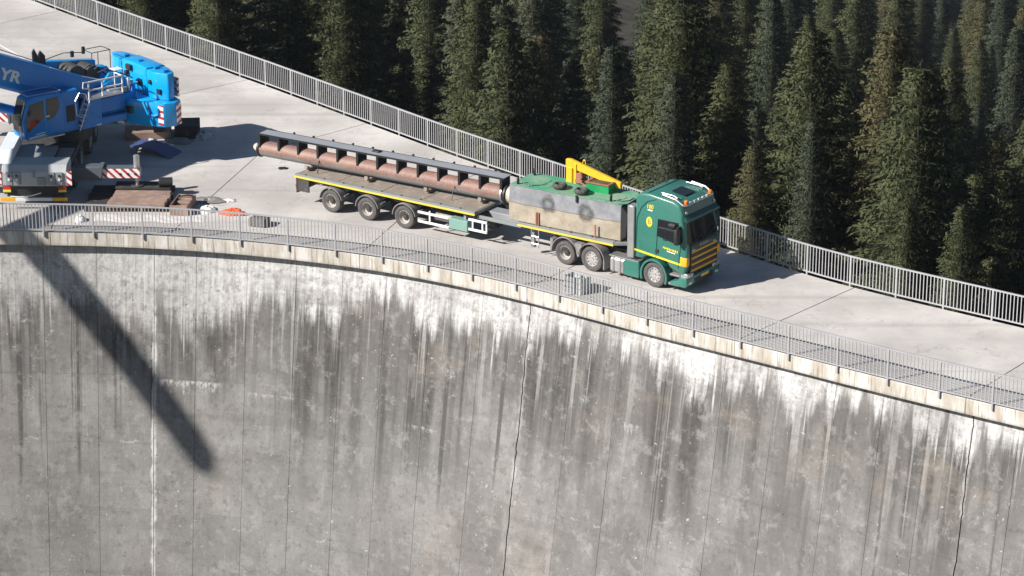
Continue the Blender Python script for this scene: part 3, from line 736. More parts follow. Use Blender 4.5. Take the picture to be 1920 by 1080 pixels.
MB().box(3.2, 11.6, -.30, .30, .86, 1.15).build('telescopic_spine', 'grey', tr, .02)
for s in (-1, 1): MB().box(5.1, 7.15, s * .95 - .05, s * .95 + .05, 1.02, 1.16).build('spine_rail', 'yellow' if s > 0 else 'trgrey', tr, .01)
MB().prism([(5.10, 1.16), (5.75, .62), (5.35, .50), (4.9, .80)], -HT + .35, HT - .35).build('front_bulkhead', 'black', tr, .02)
for s in (-1, 1):
    MB().bar((-3.6, s * .48, 1.02), (5.0, s * .48, 1.02), .14, .30).build('chassis_rail', 'dark_steel', tr)
    for x in (-1.92, -.12, 1.70):
        wheel(tr, x, s * (HT - .17), .47, WH_T, s)
        a1 = [(x + .58 * math.cos(t), .48 + .58 * math.sin(t)) for t in np.linspace(R(12), R(178), 14)]; a2 = [(x + .54 * math.cos(t), .48 + .54 * math.sin(t)) for t in np.linspace(R(178), R(12), 14)]
        MB().prism(a1 + a2, s * (HT + .01), s * (HT - .46)).build('mudguard', 'plastic', tr, .008, True)
        MB().bar((x + .60, s * (HT - .45), .78), (x + .66, s * (HT - .06), .80), .04, .04).build('mudguard_stay', 'plastic', tr)
    # side guard
    for z in (.84, .46): MB().box(2.38, 3.86, s * (HT - .02) - .02, s * (HT - .02) + .02, z - .05, z + .05).build('guard_rail', 'white', tr, .008)
    MB().box(2.90, 2.96, s * (HT - .05) - .02, s * (HT - .05) + .02, .40, .95).build('guard_post', 'white', tr)
    MB().box(3.86, 4.74, s * (HT - .02), s * (HT - .45), .42, .86).build('tool_box', 'boxgreen', tr, .02)
    for z in (.98, .58): MB().box(4.80, 5.66, s * (HT - .02) - .02, s * (HT - .02) + .02, z - .05, z + .05).build('guard_rail', 'white', tr, .008)
    for x in (4.98, 5.44, 5.63): MB().box(x - .03, x + .03, s * (HT - .05) - .02, s * (HT - .05) + .02, .53, 1.03).build('guard_post', 'white', tr)
    MB().box(4.45, 4.56, s * (HT - .3), s * (HT - .2), .85, 1.17).build('guard_hanger', 'grey', tr)
    # landing legs and ladder under the front deck
    MB().box(7.55, 7.68, s * .80 - .06, s * .80 + .06, .30, 1.16).build('landing_leg', 'grey', tr, .01)
    MB().cyl((7.61, s * .80, .30), (7.61, s * .80, .42), .12, 10).build('leg_foot', 'grey', tr)
    # stakes
    for x in (7.95, 8.05, 10.62): MB().box(x - .028, x + .028, s * (HT - .03) - .02, s * (HT - .03) + .02, 1.30, 1.86).build('stake', 'rust', tr, .005)
for y in (-HT + .06, -HT + .40): MB().tube([(7.72 if y < -1 else 8.05, -HT + .05, .40), (7.72 if y < -1 else 8.05, -HT + .05, 1.15)], .022, 6).build('ladder_rail', 'alu', tr)
for z in (.55, .85): MB().tube([(7.72, -HT + .05, z), (8.05, -HT + .05, z)], .018, 6).build('ladder_rung', 'alu', tr)
for x in (-1.92, -.12, 1.70): MB().cyl((x, -HT + .3, .47), (x, HT - .3, .47), .08, 10).build('axle', 'dark_steel', tr)
MB().box(-3.70, -3.62, -HT + .05, HT - .05, .52, 1.16).build('rear_bumper', 'dark_steel', tr, .01)
for s in (-1, 1):
    MB().box(-3.62, -3.05, s * (HT - .06), s * (HT - .12), .60, 1.17).build('rear_skirt', 'dark_steel', tr, .01)
    MB().box(-3.74, -3.70, s * .95 - .16, s * .95 + .16, .72, .86).build('tail_light', 'red', tr, .01)
    MB().bar((-3.0, s * (HT - .4), .98), (-2.4, s * (HT - .1), 1.08), .06, .06).build('air_pipe', 'alu', tr)
MB().box(2.5, 3.7, -.40, .40, .50, .80).build('air_tank', 'dark_steel', tr, .08, True, 2)
MB().cyl((3.0, -.75, .66), (3.9, -.75, .66), .15, 12).build('air_reservoir', 'dullrim', tr, 0, True)

# ------------------------------------------------------------------ pipe with lifting beam lying on the trailer
def pipe_mat():
    g = NT('primed_pipe'); v = g.coord(); s = g.sep(v)
    n = g.noise(v, 1.2, 6, .65); f = g.noise(v, 9, 4, .65)
    side = g.math('ADD', s[2], g.math('MULTIPLY', g.math('SUBTRACT', n, .5), .35))
    c = g.mix(g.ss(f, .3, .7), (.17, .090, .072), (.245, .145, .118))
    c = g.mix(g.ss(g.noise(g.mapv(v, (.3, 1, 1)), 2.2, 5, .6), .5, .72, 0, .6), c, (.30, .19, .13))
    grey = g.mix(f, (.13, .135, .13), (.26, .26, .25))
    c = g.mix(g.ss(side, -.02, -.14), c, grey)
    c = g.mix(g.ss(g.noise(v, 5, 3, .6), .70, .74), c, (.58, .52, .48))
    return g.out(c, .6)
M['pipe'] = pipe_mat()
ap = R(-30.6)
# pipe axis: rear end and direction in the ground plane
p_rear = np.array((-5.72, 112.37)) + np.array([math.cos(R(-33.6)), math.sin(R(-33.6))]) * -6.02 + np.array([math.sin(R(-33.6)), -math.cos(R(-33.6))]) * -.83
pp = thing('steel_pipe', 'long pinkish brown steel pipe with black lifting beam lying on the trailer', 'pipe', (p_rear[0], p_rear[1], 1.80), ap)
PL = 11.75; PR = .33
MB().cyl((0, 0, 0), (PL, 0, 0), PR, 36).build('pipe_body', 'pipe', pp, 0, True)
def ring(x0, x1, r, mat, nm, r0=PR - .02): 
    m_ = MB(); m_.cyl((x0, 0, 0), (x1, 0, 0), r, 32); return m_.build(nm, mat, pp, .01, True)
ring(-.06, .03, PR + .05, 'black', 'end_flange')
MB().cyl((-.36, 0, 0), (-.06, 0, 0), .12, 20, .27).build('end_cone', 'cream', pp, 0, True)
MB().cyl((-.40, 0, 0), (-.34, 0, 0), .085, 14).build('end_plug', 'rust', pp, .01, True)
ring(PL - .18, PL - .10, PR + .06, 'alu', 'coupling_ring'); ring(PL - .02, PL + .06, PR + .09, 'black', 'end_flange')
ring(PL + .06, PL + .42, PR + .02, 'cream', 'pipe_socket')
# beam on gussets
MB().box(.06, PL - .02, -.30, .30, .69, .715).build('beam_flange', 'beamsheen', pp, .004)
for s in (-1, 1): MB().box(.0, PL, s * .315 - .018, s * .315 + .018, .655, .725).build('beam_edge', 'matteblack', pp, .004)
for i in range(13):
    x = .08 + i * (PL - .22) / 12
    arc = [(PR * 1.0 * math.sin(t), PR * 1.0 * math.cos(t)) for t in np.linspace(R(72), R(-72), 13)]
    MB().prism([(-.325, .69), (-.325, .34), (-.318, .13)] + [(-a, b) for a, b in arc] + [(.318, .13), (.325, .34), (.325, .69)], x - .05, x + .05, 'x').build('gusset', 'matteblack', pp)
    if 0 < i < 12: MB().box(x + .3, x + .36, .30, .40, .70, .78).build('lug', 'black', pp)
MB().box(5.4, 5.75, -.05, .2, .715, .78).build('shackle_plate', 'black', pp, .02)
for x, y in ((3.05, -.50), (9.5, -.62)):      # lashing straps down to the deck
    MB().bar((x, -.335, .05), (x + .02, y, -.47), .05, .012, (1, 0, 0)).build('lashing', 'black', pp)
# cradles under the pipe belong to the trailer
for x in (-3.5, -.6, 2.2, 4.7):
    yc = -.30 + .055 * (x + 3.5)
    MB().box(x - .08, x + .08, yc - .30, yc + .30, 1.32, 1.45).build('timber_bearer', 'timber', tr, .01)
    for d in (-1, 1): MB().prism([(yc + d * .40, 1.45), (yc + d * .18, 1.45), (yc + d * .38, 1.60)], x - .08, x + .08, 'x').build('pipe_chock', 'timber', tr, .005)

# ------------------------------------------------------------------ pontoon tank on the front deck
def tank_mat():
    g = NT('pontoon_side'); v = g.coord(); s = g.sep(v); n = g.noise(v, 1.6, 6, .65); f = g.noise(v, 8, 5, .7)
    seam = g.math('ADD', s[2], g.math('MULTIPLY', g.math('SUBTRACT', g.noise(g.mapv(v, (1, 1, .2)), 2.2, 5, .6), .5), .14))
    lo = g.mix(g.ss(n, .3, .7), (.27, .23, .172), (.41, .355, .28)); lo = g.mix(g.ss(f, .5, .75, 0, .5), lo, (.17, .14, .105))
    hi = g.mix(g.ss(n, .3, .7), (.165, .172, .186), (.265, .272, .288)); hi = g.mix(g.ss(f, .52, .75, 0, .45), hi, (.12, .12, .13))
    c = g.mix(g.ss(seam, .735, .775), lo, hi)
    c = g.mix(g.ss(g.math('ABSOLUTE', g.math('SUBTRACT', seam, .74)), .012, .022, .8, 0), c, (.10, .09, .08))
    for cx, cz in ((1.75, .93), (3.42, .86)):       # rubbed tyre marks
        r = g.math('SQRT', g.math('ADD', g.math('POWER', g.math('SUBTRACT', s[0], cx), 2.), g.math('POWER', g.math('SUBTRACT', s[2], cz), 2.)))
        r = g.math('ADD', r, g.math('MULTIPLY', g.math('SUBTRACT', g.noise(v, 3.2, 5, .65), .5), .42))
        k = g.ss(g.math('ABSOLUTE', g.math('SUBTRACT', r, .22)), .0, .22, 1, 0)
        k = g.math('MULTIPLY', k, g.ss(g.math('ADD', f, g.math('MULTIPLY', n, .5)), .45, .75, .35, 1))
        c = g.mix(g.math('MULTIPLY', k, .8), c, (.035, .035, .037))
    sc = g.ss(g.noise(g.mapv(v, (6, 1, 1)), 1.4, 4, .6), .66, .7)
    c = g.mix(g.math('MULTIPLY', sc, .5), c, (.12, .11, .11))
    return g.out(c, .6)
M['tank'] = tank_mat()
def green_top():
    g = NT('pontoon_top'); v = g.coord(); n = g.noise(v, 1.1, 6, .65); f = g.noise(v, 9, 5, .7)
    c = g.mix(g.ss(n, .35, .65), (.06, .27, .15), (.20, .33, .22)); c = g.mix(g.ss(f, .56, .72, 0, .6), c, (.10, .17, .11))
    c = g.mix(g.ss(g.noise(g.mapv(v, (1, 1, 1), (4, 4, 0)), .8, 5, .6), .54, .7, 0, .7), c, (.27, .31, .23))
    return g.out(c, .7)
M['ptop'] = green_top()
PT_AZ = -31.0
e1 = np.array([math.cos(R(-33.6)), math.sin(R(-33.6))]); e2 = np.array([math.sin(R(-33.6)), -math.cos(R(-33.6))])
pt0 = np.array((-5.72, 112.37)) + e1 * 6.70 + e2 * -.03
pn_ = thing('pontoon_tank', 'steel pontoon tank with green top and tyre-marked grey and cream side', 'tank', (pt0[0], pt0[1], 1.335), R(PT_AZ))
PLN, PW = 4.95, 1.72      # +x forward, +y away
sideprof = [(0, 0), (0, .74), (.05, 1.43), (PW - .05, 1.43), (PW, .74), (PW, 0)]
MB().prism(sideprof, 0, PLN, 'x').build('hull', 'tank', pn_, .02)
MB().prism([(PLN - .02, 0.03), (PLN + .22, .20), (PLN + .30, 1.1), (PLN - .02, 1.42)], .01, PW - .03).build('shaded_bow', 'black', pn_, .02)  # front end of the hull, its shade painted in as black
MB().prism([(.06, .02), (PLN - .1, .02), (PLN + .15, .28), (PLN + .12, 1.3), (PLN - .2, PW - .03), (.3, PW - .03), (.06, 1.3)], 1.432, 1.46, 'z').build('top_plate', 'ptop', pn_, .006)
for x, y, r in ((.95, 1.0, .32), (2.2, 1.25, .30), (4.45, .75, .28), (1.4, .45, .22)):
    MB().cyl((x, y, 1.46), (x, y, 1.475), r, 24).build('hatch_cover', 'ptop', pn_, .004)
for x, y in ((.32, .16), (4.42, .17), (.32, PW - .3), (2.2, PW - .25)):
    MB().cyl((x, y, 1.46), (x, y, 1.74), .055, 12).build('bollard', 'black', pn_, .008, True)
MB().tube([(.42, .3, 1.475), (.9, .26, 1.475), (1.2, .45, 1.475), (1.3, .7, 1.475)], .018, 6).build('cable', 'black', pn_)
MB().tube([(4.5, .3, 1.475), (4.8, .34, 1.475), (5.0, .55, 1.475), (5.0, .9, 1.475)], .018, 6).build('cable', 'black', pn_)
MB().box(2.98, 3.05, -.03, .02, 1.22, 1.50).build('tie_strap', 'black', pn_)
for x in (.85, 4.2): MB().box(x, x + .03, .03, .06, 1.46, 1.6).build('lifting_eye', 'ptop', pn_)
# hatch box with brown rim
hb = MB().box(2.95, 3.95, .82, 1.42, 1.46, 1.79).build('hatch_box', 'hatchgreen', pn_, .01)
rm = MB()
for a, b in (((2.93, .82), (3.97, .82)), ((2.93, 1.42), (3.97, 1.42))): rm.box(a[0], b[0], a[1] - .05, a[1] + .05, 1.79, 1.83)
rm.box(2.93, 3.03, .87, 1.37, 1.79, 1.83).box(3.87, 3.97, .87, 1.37, 1.79, 1.83)
rm.build('hatch_rim', 'rust', hb)
MB().box(3.03, 3.87, .87, 1.37, 1.785, 1.80).build('hatch_opening', 'black', hb)
MB().cyl((3.0, .70, 1.46), (3.0, .70, 1.60), .05, 8).build('valve', 'rust', hb)
# fender tyres lying on the pontoon
def loc_pt(x, y): 
    c, s_ = math.cos(R(PT_AZ)), math.sin(R(PT_AZ)); return (pt0[0] + c * x - s_ * y, pt0[1] + s_ * x + c * y)
for i, (x, y, lab) in enumerate(((1.98, .50, 'old tyre lying flat on green pontoon top, nearer the pipe'), (3.02, .36, 'old tyre lying flat on green pontoon top, beside the hatch box'))):
    o = MB().lathe([(0, .15), (.03, .25), (.10, .295), (.16, .29), (.20, .25), (.215, .18), (.17, .155), (.05, .14)], 28, (0, 0, 0), 'z').build('tyre', 'oldrubber', None, 0, True)
    q = loc_pt(x, y); o.location = (q[0], q[1], 1.335 + 1.462); tag(o, lab, 'tyre', 'tyres on the pontoon')
# yellow davit
q = loc_pt(1.95, 1.42)
jb = thing('yellow_davit', 'yellow steel davit jib folded down on the pontoon behind the hatch box', 'davit', (q[0], q[1], 2.797), R(PT_AZ - 1))
MB().box(-.17, .10, -.10, .10, 0, .62).build('mast', 'jib', jb, .015)
MB().prism([(-.20, .58), (-.20, .92), (.0, .94), (2.25, .36), (2.25, .12), (.12, .58)], -.08, .08).build('arm', 'jib', jb, .015)
MB().box(.18, .30, -.12, .12, 0, .80).build('brace_plate', 'jib', jb, .01)
MB().tube([(.52, 0, .86), (.56, 0, .98), (.62, 0, .98), (.66, 0, .82)], .02, 6).build('lifting_eye', 'jib', jb)
MB().cyl((.46, -.20, .34), (.46, .20, .34), .15, 16).build('winch_drum', 'rust', jb, .02, True)
MB().box(.30, .62, -.22, .22, .08, .22).build('winch_bracket', 'rust', jb, .01)
MB().bar((.5, -.16, .12), (1.0, -.3, .02), .05, .05).build('winch_strut', 'rust', jb)

# ------------------------------------------------------------------ mobile crane
CO = Vector((-18.63, 119.02, 0))
cr = thing('mobile_crane', 'blue mobile crane with boom raised to the left and striped outrigger', 'crane', CO)
SA = R(38.8)
def sp(mb, nm, mat, bevel=0., smooth=False, seg=1, parent=None):      # superstructure: x to the counterweight, -y to the camera
    o = mb.build(nm, mat, parent or cr, bevel, smooth, seg)
    if parent is None: o.rotation_euler = (0, 0, SA)
    return o
def cs(mb, nm, mat, bevel=0., smooth=False, seg=1, parent=None):      # carrier: x forward (away), -y to the right, rear at x=0
    o = mb.build(nm, mat, parent or cr, bevel, smooth, seg)
    if parent is None: o.location = (-.70, -5.12, 0); o.rotation_euler = (0, 0, R(90))
    return o
# carrier
cs(MB().prism([(.20, .88), (.12, .95), (.12, 1.50), (.42, 1.74), (1.45, 1.74), (1.45, .88)], -1.32, 1.32), 'rear_housing', 'lightgrey', .03)
for y in (-1.02, -.70, .70, 1.02):
    p_ = cs(MB().box(.06, .12, y - .13, y + .13, .98, 1.52), 'cover_plate', 'grey', .01)
    cs(MB().cyl((.02, y, 1.22), (.06, y, 1.22), .05, 8), 'lamp', 'white', 0, False, 1, p_)
    cs(MB().box(.03, .06, y - .04, y + .04, 1.34, 1.42), 'latch', 'black', 0, False, 1, p_)
cs(MB().box(.07, .12, -.45, -.12, .98, 1.30), 'cover_plate', 'trgrey', .01)
cs(MB().box(.06, .12, -.02, .08, 1.30, 1.58), 'cover_plate', 'grey', .01)
for s in (-1, 1):
    cs(MB().box(.08, .14, s * 1.12 - .16, s * 1.12 + .16, .80, .90), 'tail_light', 'red', .01)
    cs(MB().box(.07, .13, s * 1.12 - .16, s * 1.12 + .16, .68, .78), 'reflector', 'limeplate', .008)
    cs(MB().box(.10, .15, s * 1.42 - .10, s * 1.42 + .10, .95, 1.55), 'warning_plate', 'hazardb', .005)
    cs(MB().box(-.22, -.14, s * 1.05 - .30, s * 1.05 + .30, .40, .53), 'bumper_end', 'orange', .01)
cs(MB().box(-.22, -.14, -.75, .75, .40, .53), 'underrun_bar', 'white', .01)
cs(MB().tube([(-.2, .95, .60), (-.2, .55, .57), (-.2, .1, .62), (-.2, -.30, .74)], .022, 6), 'air_hose', 'white')
cs(MB().box(.2, 1.4, -1.15, 1.15, .45, .88), 'rear_chassis', 'black', .02)
cs(MB().box(1.45, 11.5, -1.30, 1.30, 1.30, 1.50), 'deck_plate', 'dark_steel', .02)
cs(MB().box(1.45, 11.5, -.60, .60, .60, 1.30), 'chassis_beam', 'black')
cs(MB().prism([(1.5, 1.50), (3.2, 1.50), (3.2, 1.68), (1.5, 1.58)], -.55, 1.25), 'walkway', 'grey', .01)
for i in range(7): cs(MB().box(1.75 + i * .24, 1.80 + i * .24, -1.22, -.62, 1.50, 1.56), 'tread_bar', 'grey')
cs(MB().prism([(.5, 1.74), (3.6, 1.74), (3.6, 2.15), (1.2, 2.15)], .95, 1.55), 'side_locker', 'clabel', .03)
CW_ = wheel_meshes(.62, .42, 'dullrim', 'deep')
for x in (2.9, 4.6, 7.4, 9.1):
    for s in (-1, 1):
        w_ = wheel(cr, 0, 0, .62, CW_, s); w_.location = (-.70 - s * 1.10, -5.12 + x, .62); w_.rotation_euler = (0, 0, R(90) if s < 0 else R(270))
        cs(MB().box(x - .75, x + .75, s * .85, s * 1.32, 1.26, 1.30), 'mudguard', 'black')
for x in (1.75, 9.6):
    for s in (-1, 1):
        cs(MB().box(x - .30, x + .30, s * 1.30, s * 2.55, .74, 1.28), 'outrigger_beam', 'slate', .02)
        cs(MB().prism([(s * 2.45, .70), (s * 2.45, 1.32), (s * 2.62, 1.32), (s * 2.50, .70)], x - .33, x + .33, 'x'), 'beam_collar', 'slate', .01)
        o = cs(MB().box(x - .24, x + .24, s * 2.55, s * 4.10, .80, 1.20), 'outrigger_sleeve', 'hazard', .01)
        cs(MB().box(x - .23, x + .23, s * 2.56, s * 4.05, 1.202, 1.23), 'sleeve_cap', 'slate')
        for y in (3.30, 3.62, 3.92): cs(MB().cyl((x - .255, s * y, .98), (x - .235, s * y, .98), .055, 10), 'sleeve_bolt', 'black', 0, False, 1, o)
        cs(MB().cyl((x, s * 3.95, .62), (x, s * 3.95, 1.72), .125, 16), 'jack_cylinder', 'alu', .01, True)
        cs(MB().cyl((x, s * 3.95, .44), (x, s * 3.95, .62), .08, 12), 'jack_rod', 'alu', 0, True)
        cs(MB().cyl((x, s * 3.95, .40), (x, s * 3.95, .45), .26, 16), 'jack_foot', 'dark_steel', .01)
# superstructure
sp(MB().cyl((0, 0, 1.50), (0, 0, 1.98), 1.0, 28), 'slewing_ring', 'black', .02, True)
sp(MB().box(-1.4, 2.9, -.95, .95, 1.98, 2.30), 'turntable_frame', 'shadeblue', .03)
for s in (-1, 1): sp(MB().prism([(-.3, 2.30), (2.7, 2.30), (2.75, 3.3), (2.35, 4.0), (1.75, 4.05), (1.1, 3.3)], s * .52, s * .62), 'boom_bracket', 'blue', .015)
sp(MB().box(1.0, 2.8, -.84, -.66, 2.45, 3.10), 'engine_cover', 'shadeblue', .03)
sp(MB().box(1.0, 2.8, .66, 1.2, 2.32, 3.3), 'engine_cover', 'blue', .03)
# operator cab
cabp = [(-2.80, 2.24), (-2.70, 2.14), (-.92, 2.18), (-.92, 3.80), (-1.10, 3.90), (-2.30, 3.93), (-2.58, 3.80), (-2.86, 2.90)]
sp(MB().prism(cabp, -1.32, -.42), 'operator_cab', 'shadeblue', .05, True, 2)
sp(MB().prism([(-2.68, 2.42), (-2.72, 2.95), (-2.52, 3.62), (-1.86, 3.70), (-1.80, 2.98)], -1.335, -1.322), 'door_window', 'glass', .004)
sp(MB().prism([(-1.72, 3.72), (-1.16, 3.74), (-1.12, 3.25), (-1.35, 2.92), (-1.72, 2.80)], -1.335, -1.322), 'rear_side_window', 'glass', .004)
sp(MB().prism([(-2.84, 2.45), (-2.90, 2.92), (-2.62, 3.78), (-2.60, 3.74), (-2.86, 2.90), (-2.81, 2.45)], -1.22, -.52), 'front_window', 'glass')
sp(MB().bar((-1.79, -1.33, 2.22), (-1.83, -1.33, 3.80), .012, .03), 'door_edge', 'blue')
sp(MB().box(-1.78, -1.60, -1.345, -1.325, 2.96, 3.02), 'door_handle', 'white', .005)
sp(MB().box(-2.72, -.98, -1.45, -1.33, 2.08, 2.14), 'cab_step', 'alu', .01)
sp(MB().bar((-2.30, -1.326, 2.30), (-1.85, -1.326, 2.34), .008, .035).bar((-2.60, -1.326, 2.20), (-1.85, -1.326, 2.24), .008, .05), 'cab_decal', 'clabel')
sp(MB().tube([(-2.55, -1.28, 3.98), (-1.0, -1.28, 3.96), (-1.0, -.5, 3.96), (-2.55, -.5, 3.98), (-2.55, -1.28, 3.98)], .018, 6), 'roof_rail', 'alu')
sp(MB().tube([(-2.95, -1.30, 2.20), (-3.0, -1.30, 2.9), (-2.72, -1.30, 3.75)], .02, 6), 'grab_rail', 'alu')
sp(MB().tube([(-2.85, -1.3, 3.3), (-3.1, -1.5, 3.2)], .015, 5).box(-3.16, -3.08, -1.6, -1.42, 2.9, 3.3), 'mirror', 'black', 0)
sp(MB().box(-.90, -.12, -1.15, -.62, 2.10, 3.85), 'valve_cabinet', 'shadeblue', .04)
sp(MB().prism([(-.10, 2.08), (.90, 2.10), (.90, 3.30), (.38, 3.30)], -1.32, -.70), 'side_cabinet', 'shadeblue', .02)
sp(MB().box(.62, .84, -1.33, -1.318, 2.14, 2.20), 'cabinet_label', 'clabel')
# platform with handrails and ladder
sp(MB().box(.28, 1.95, -1.38, -.70, 3.30, 3.38), 'platform', 'alu', .01)
rl = MB()
for x in (.30, .95, 1.92): rl.cyl((x, -1.35, 3.36), (x, -1.35, 4.08), .036, 8)
for z in (3.72, 4.08): rl.cyl((.30, -1.35, z), (1.92, -1.35, z), .036, 8)
rl.tube([(.30, -1.35, 4.08), (.05, -1.35, 4.10), (.05, -1.30, 3.85), (.30, -1.35, 3.80)], .03, 8)
rl.tube([(1.92, -1.35, 4.08), (1.92, -.75, 4.08), (1.92, -.75, 3.4)], .026, 8)
sp(rl, 'handrail', 'white', 0, True)
ld = MB()
for y in (-1.36, -.98): ld.bar((-.22, y, 2.08), (.36, y, 3.40), .05, .03)
for k in range(6): ld.box(-.22 + .095 * k + .02, -.22 + .095 * k + .16, -1.36, -.98, 2.25 + k * .21, 2.28 + k * .21)
sp(ld, 'ladder', 'white')
sp(MB().tube([(-.05, -1.40, 2.62), (-.38, -1.42, 2.8), (-.42, -1.42, 3.4), (-.2, -1.42, 3.72), (.10, -1.40, 3.62), (.20, -1.38, 3.3)], .024, 8), 'ladder_hoop', 'alu', 0, True)
# counterweight
cwp = [(2.35, -1.05), (3.25, -2.42), (3.75, -2.55), (4.15, -2.30), (4.32, -1.4), (4.36, 0), (4.32, 1.4), (4.15, 2.30), (3.75, 2.55), (3.25, 2.42), (2.35, 1.05)]
sp(MB().prism(cwp, 1.80, 2.84, 'z'), 'counterweight_base', 'blue', .05, True, 2)
upp = [(3.05, -1.55), (3.60, -2.22), (4.02, -2.10), (4.20, -1.4), (4.26, 0), (4.20, 1.4), (4.02, 2.1), (3.55, 2.20), (3.15, 1.6), (3.30, 0)]
for a, b in ((-2.22, -1.0), (-.98, .98), (1.0, 2.22)):
    pts = []
    n_ = 9
    def front(y): return float(np.interp(abs(y), [0, 1.55, 2.22], [3.42, 3.30, 3.60]))
    def back(y): return float(np.interp(abs(y), [0, 1.4, 2.1, 2.25], [4.26, 4.20, 4.00, 3.80]))
    yy = np.linspace(a, b, n_)
    pts = [(front(y), y) for y in yy] + [(back(y), y) for y in yy[::-1]]
    sp(MB().prism(pts, 2.85, 4.02 if abs(a + b) > .5 else 4.06, 'z'), 'counterweight_block', 'blue', .04, True, 2)
for y in (-1.35, .55): sp(MB().cyl((3.22, y, 3.55), (3.40, y, 3.55), .10, 12), 'ballast_pin', 'black', .01, True)
sp(MB().tube([(2.85, -1.83, 2.62), (2.85, -1.87, 2.34), (2.98, -2.07, 2.28), (3.08, -2.22, 2.36), (3.08, -2.18, 2.62)], .06, 8), 'lifting_recess', 'shadeblue', 0, True)
d1 = np.array([.9, -1.37]); d1 = d1 / np.linalg.norm(d1); nn = np.array([-d1[1], d1[0]]) * -1
def cwface(s0, s1, z0, z1, off=.012):
    o0 = np.array([2.35, -1.05]); n0 = np.array([-1.37, -.9]); n0 = n0 / np.linalg.norm(n0)
    a, b = o0 + d1 * s0 + n0 * off, o0 + d1 * s1 + n0 * off; a2, b2 = o0 + d1 * s0 - n0 * .004, o0 + d1 * s1 - n0 * .004
    return MB().prism([tuple(a), tuple(b), tuple(b2), tuple(a2)], z0, z1, 'z')
sp(cwface(1.36, 1.60, 1.88, 2.76), 'warning_plate', 'hazardb')
sp(MB().box(3.78, 4.0, -2.566, -2.545, 1.88, 2.76), 'warning_plate', 'hazardb')
sp(MB().box(4.17, 4.26, -2.05, -1.75, 2.9, 3.7), 'warning_plate', 'hazardb')
sp(MB().prism([(3.62, -2.24), (3.98, -2.13), (3.98, -2.10), (3.62, -2.2)], 2.85, 3.85, 'z'), 'recess_shade', 'shadeblue')  # thin darker plate paints the shade of a recess
for k, (x, y) in enumerate(((2.95, -.5), (3.0, .3))): sp(MB().cyl((x, y, 2.3), (x, y, 3.4), .10, 12), 'ballast_cylinder', 'shadeblue', .01, True)
sp(MB().box(2.75, 3.25, -1.1, 1.1, 2.32, 2.9), 'ballast_frame', 'shadeblue', .03)
# hoist gear on the far side
sp(MB().prism([(-.45, 3.2), (2.05, 3.1), (2.05, 4.22), (-.45, 4.60)], .95, 1.30), 'hoist_frame', 'blue', .03)
sp(MB().cyl((.55, -.0, 4.02), (.55, .92, 4.02), .42, 24), 'rope_drum', 'dark_steel', .02, True)
sp(MB().cyl((1.35, .0, 3.95), (1.35, .92, 3.95), .36, 24), 'rope_drum', 'dark_steel', .02, True)
for k, x in enumerate((-.95, -.55)):
    sp(MB().prism([(x - .18, 3.9), (x + .16, 3.9), (x + .10, 4.9), (x - .12, 5.35 - .2 * k), (x - .22, 5.2 - .2 * k)], .58 + .2 * k, .66 + .2 * k), 'rope_guide', 'black', .02)
fr = MB()
for x in (2.05, 2.35, 2.95): fr.cyl((x, 1.25, 3.3), (x, 1.25, 4.45), .018, 6)
fr.tube([(2.05, 1.25, 4.45), (2.95, 1.25, 4.45), (2.95, 1.95, 4.45), (2.05, 1.95, 4.45), (2.05, 1.25, 4.45)], .018, 6)
sp(fr, 'far_handrail', 'black')
sp(MB().cyl((2.0, .9, 3.55), (2.0, 1.2, 3.55), .22, 14), 'hose_reel', 'black', .01, True)
sp(MB().tube([(-.4, 1.1, 4.6), (.6, 1.1, 4.75), (1.6, 1.1, 4.6)], .02, 5).box(1.5, 1.62, 1.05, 1.15, 4.55, 4.85).box(.95, 1.08, 1.05, 1.15, 4.5, 4.75), 'lamp_mast', 'black')
sp(MB().prism([(1.2, 3.5), (2.3, 3.45), (2.3, 4.02), (1.3, 4.08)], .64, .9), 'bracket_cap', 'blue', .03)
sp(MB().box(1.5, 2.4, -.95, -.70, 3.22, 3.42), 'service_box', 'grey', .02)
sp(MB().cyl((2.55, -.8, 3.2), (2.55, -.8, 3.75), .07, 10), 'exhaust_stack', 'alu', .01, True)
sp(MB().box(2.2, 2.6, -.35, .1, 3.98, 4.03), 'pin_cover', 'clabel', .02)
sp(MB().bar((1.1, -.66, 3.42), (2.2, -.66, 3.86), .05, .12), 'bracket_rib', 'blue')
for y in (-1.9, -1.2, .1, 1.2): sp(MB().box(3.6, 3.85, y - .07, y + .07, 4.03, 4.12), 'lifting_lug', 'shadeblue', .01)
for y in (-1.0, .99): sp(MB().box(3.35, 4.24, y - .012, y + .012, 2.75, 4.04), 'block_gap', 'black')
for k, (y, z) in enumerate(((-1.75, 3.1), (-.4, 3.2), (.4, 3.7), (1.5, 3.3))): sp(MB().box(3.26 + .1 * (k in (0, 3)), 3.42 + .1 * (k in (0, 3)), y - .18, y + .18, z, z + .22), 'pocket_shade', 'black', .01)  # black boxes paint the shade inside recesses of the blocks
for k in range(4): sp(MB().tube([(.9 + .3 * k, .3 - .2 * k, 4.0), (1.2 + .3 * k, .1 - .2 * k, 4.35 - .1 * k), (1.7 + .3 * k, .25 - .2 * k, 4.1 - .1 * k), (2.2 + .25 * k, .1 - .2 * k, 3.6)], .028, 6), 'hydraulic_hose', 'black')
for k in range(3): sp(MB().cyl((2.72, -.45 + .4 * k, 3.35), (3.2, -.45 + .4 * k, 3.35), .06, 10), 'ballast_ram', 'alu', .005, True)
sp(MB().box(.2, .7, -.64, -.62, 2.6, 3.2), 'bracket_hatch', 'black', .01)
sp(MB().box(2.30, 2.95, -1.25, -.9, 2.3, 2.62), 'oil_cooler', 'black', .02)
sp(MB().box(-.7, -.3, -1.165, -1.15, 2.5, 3.2), 'cabinet_grille', 'black', .005)
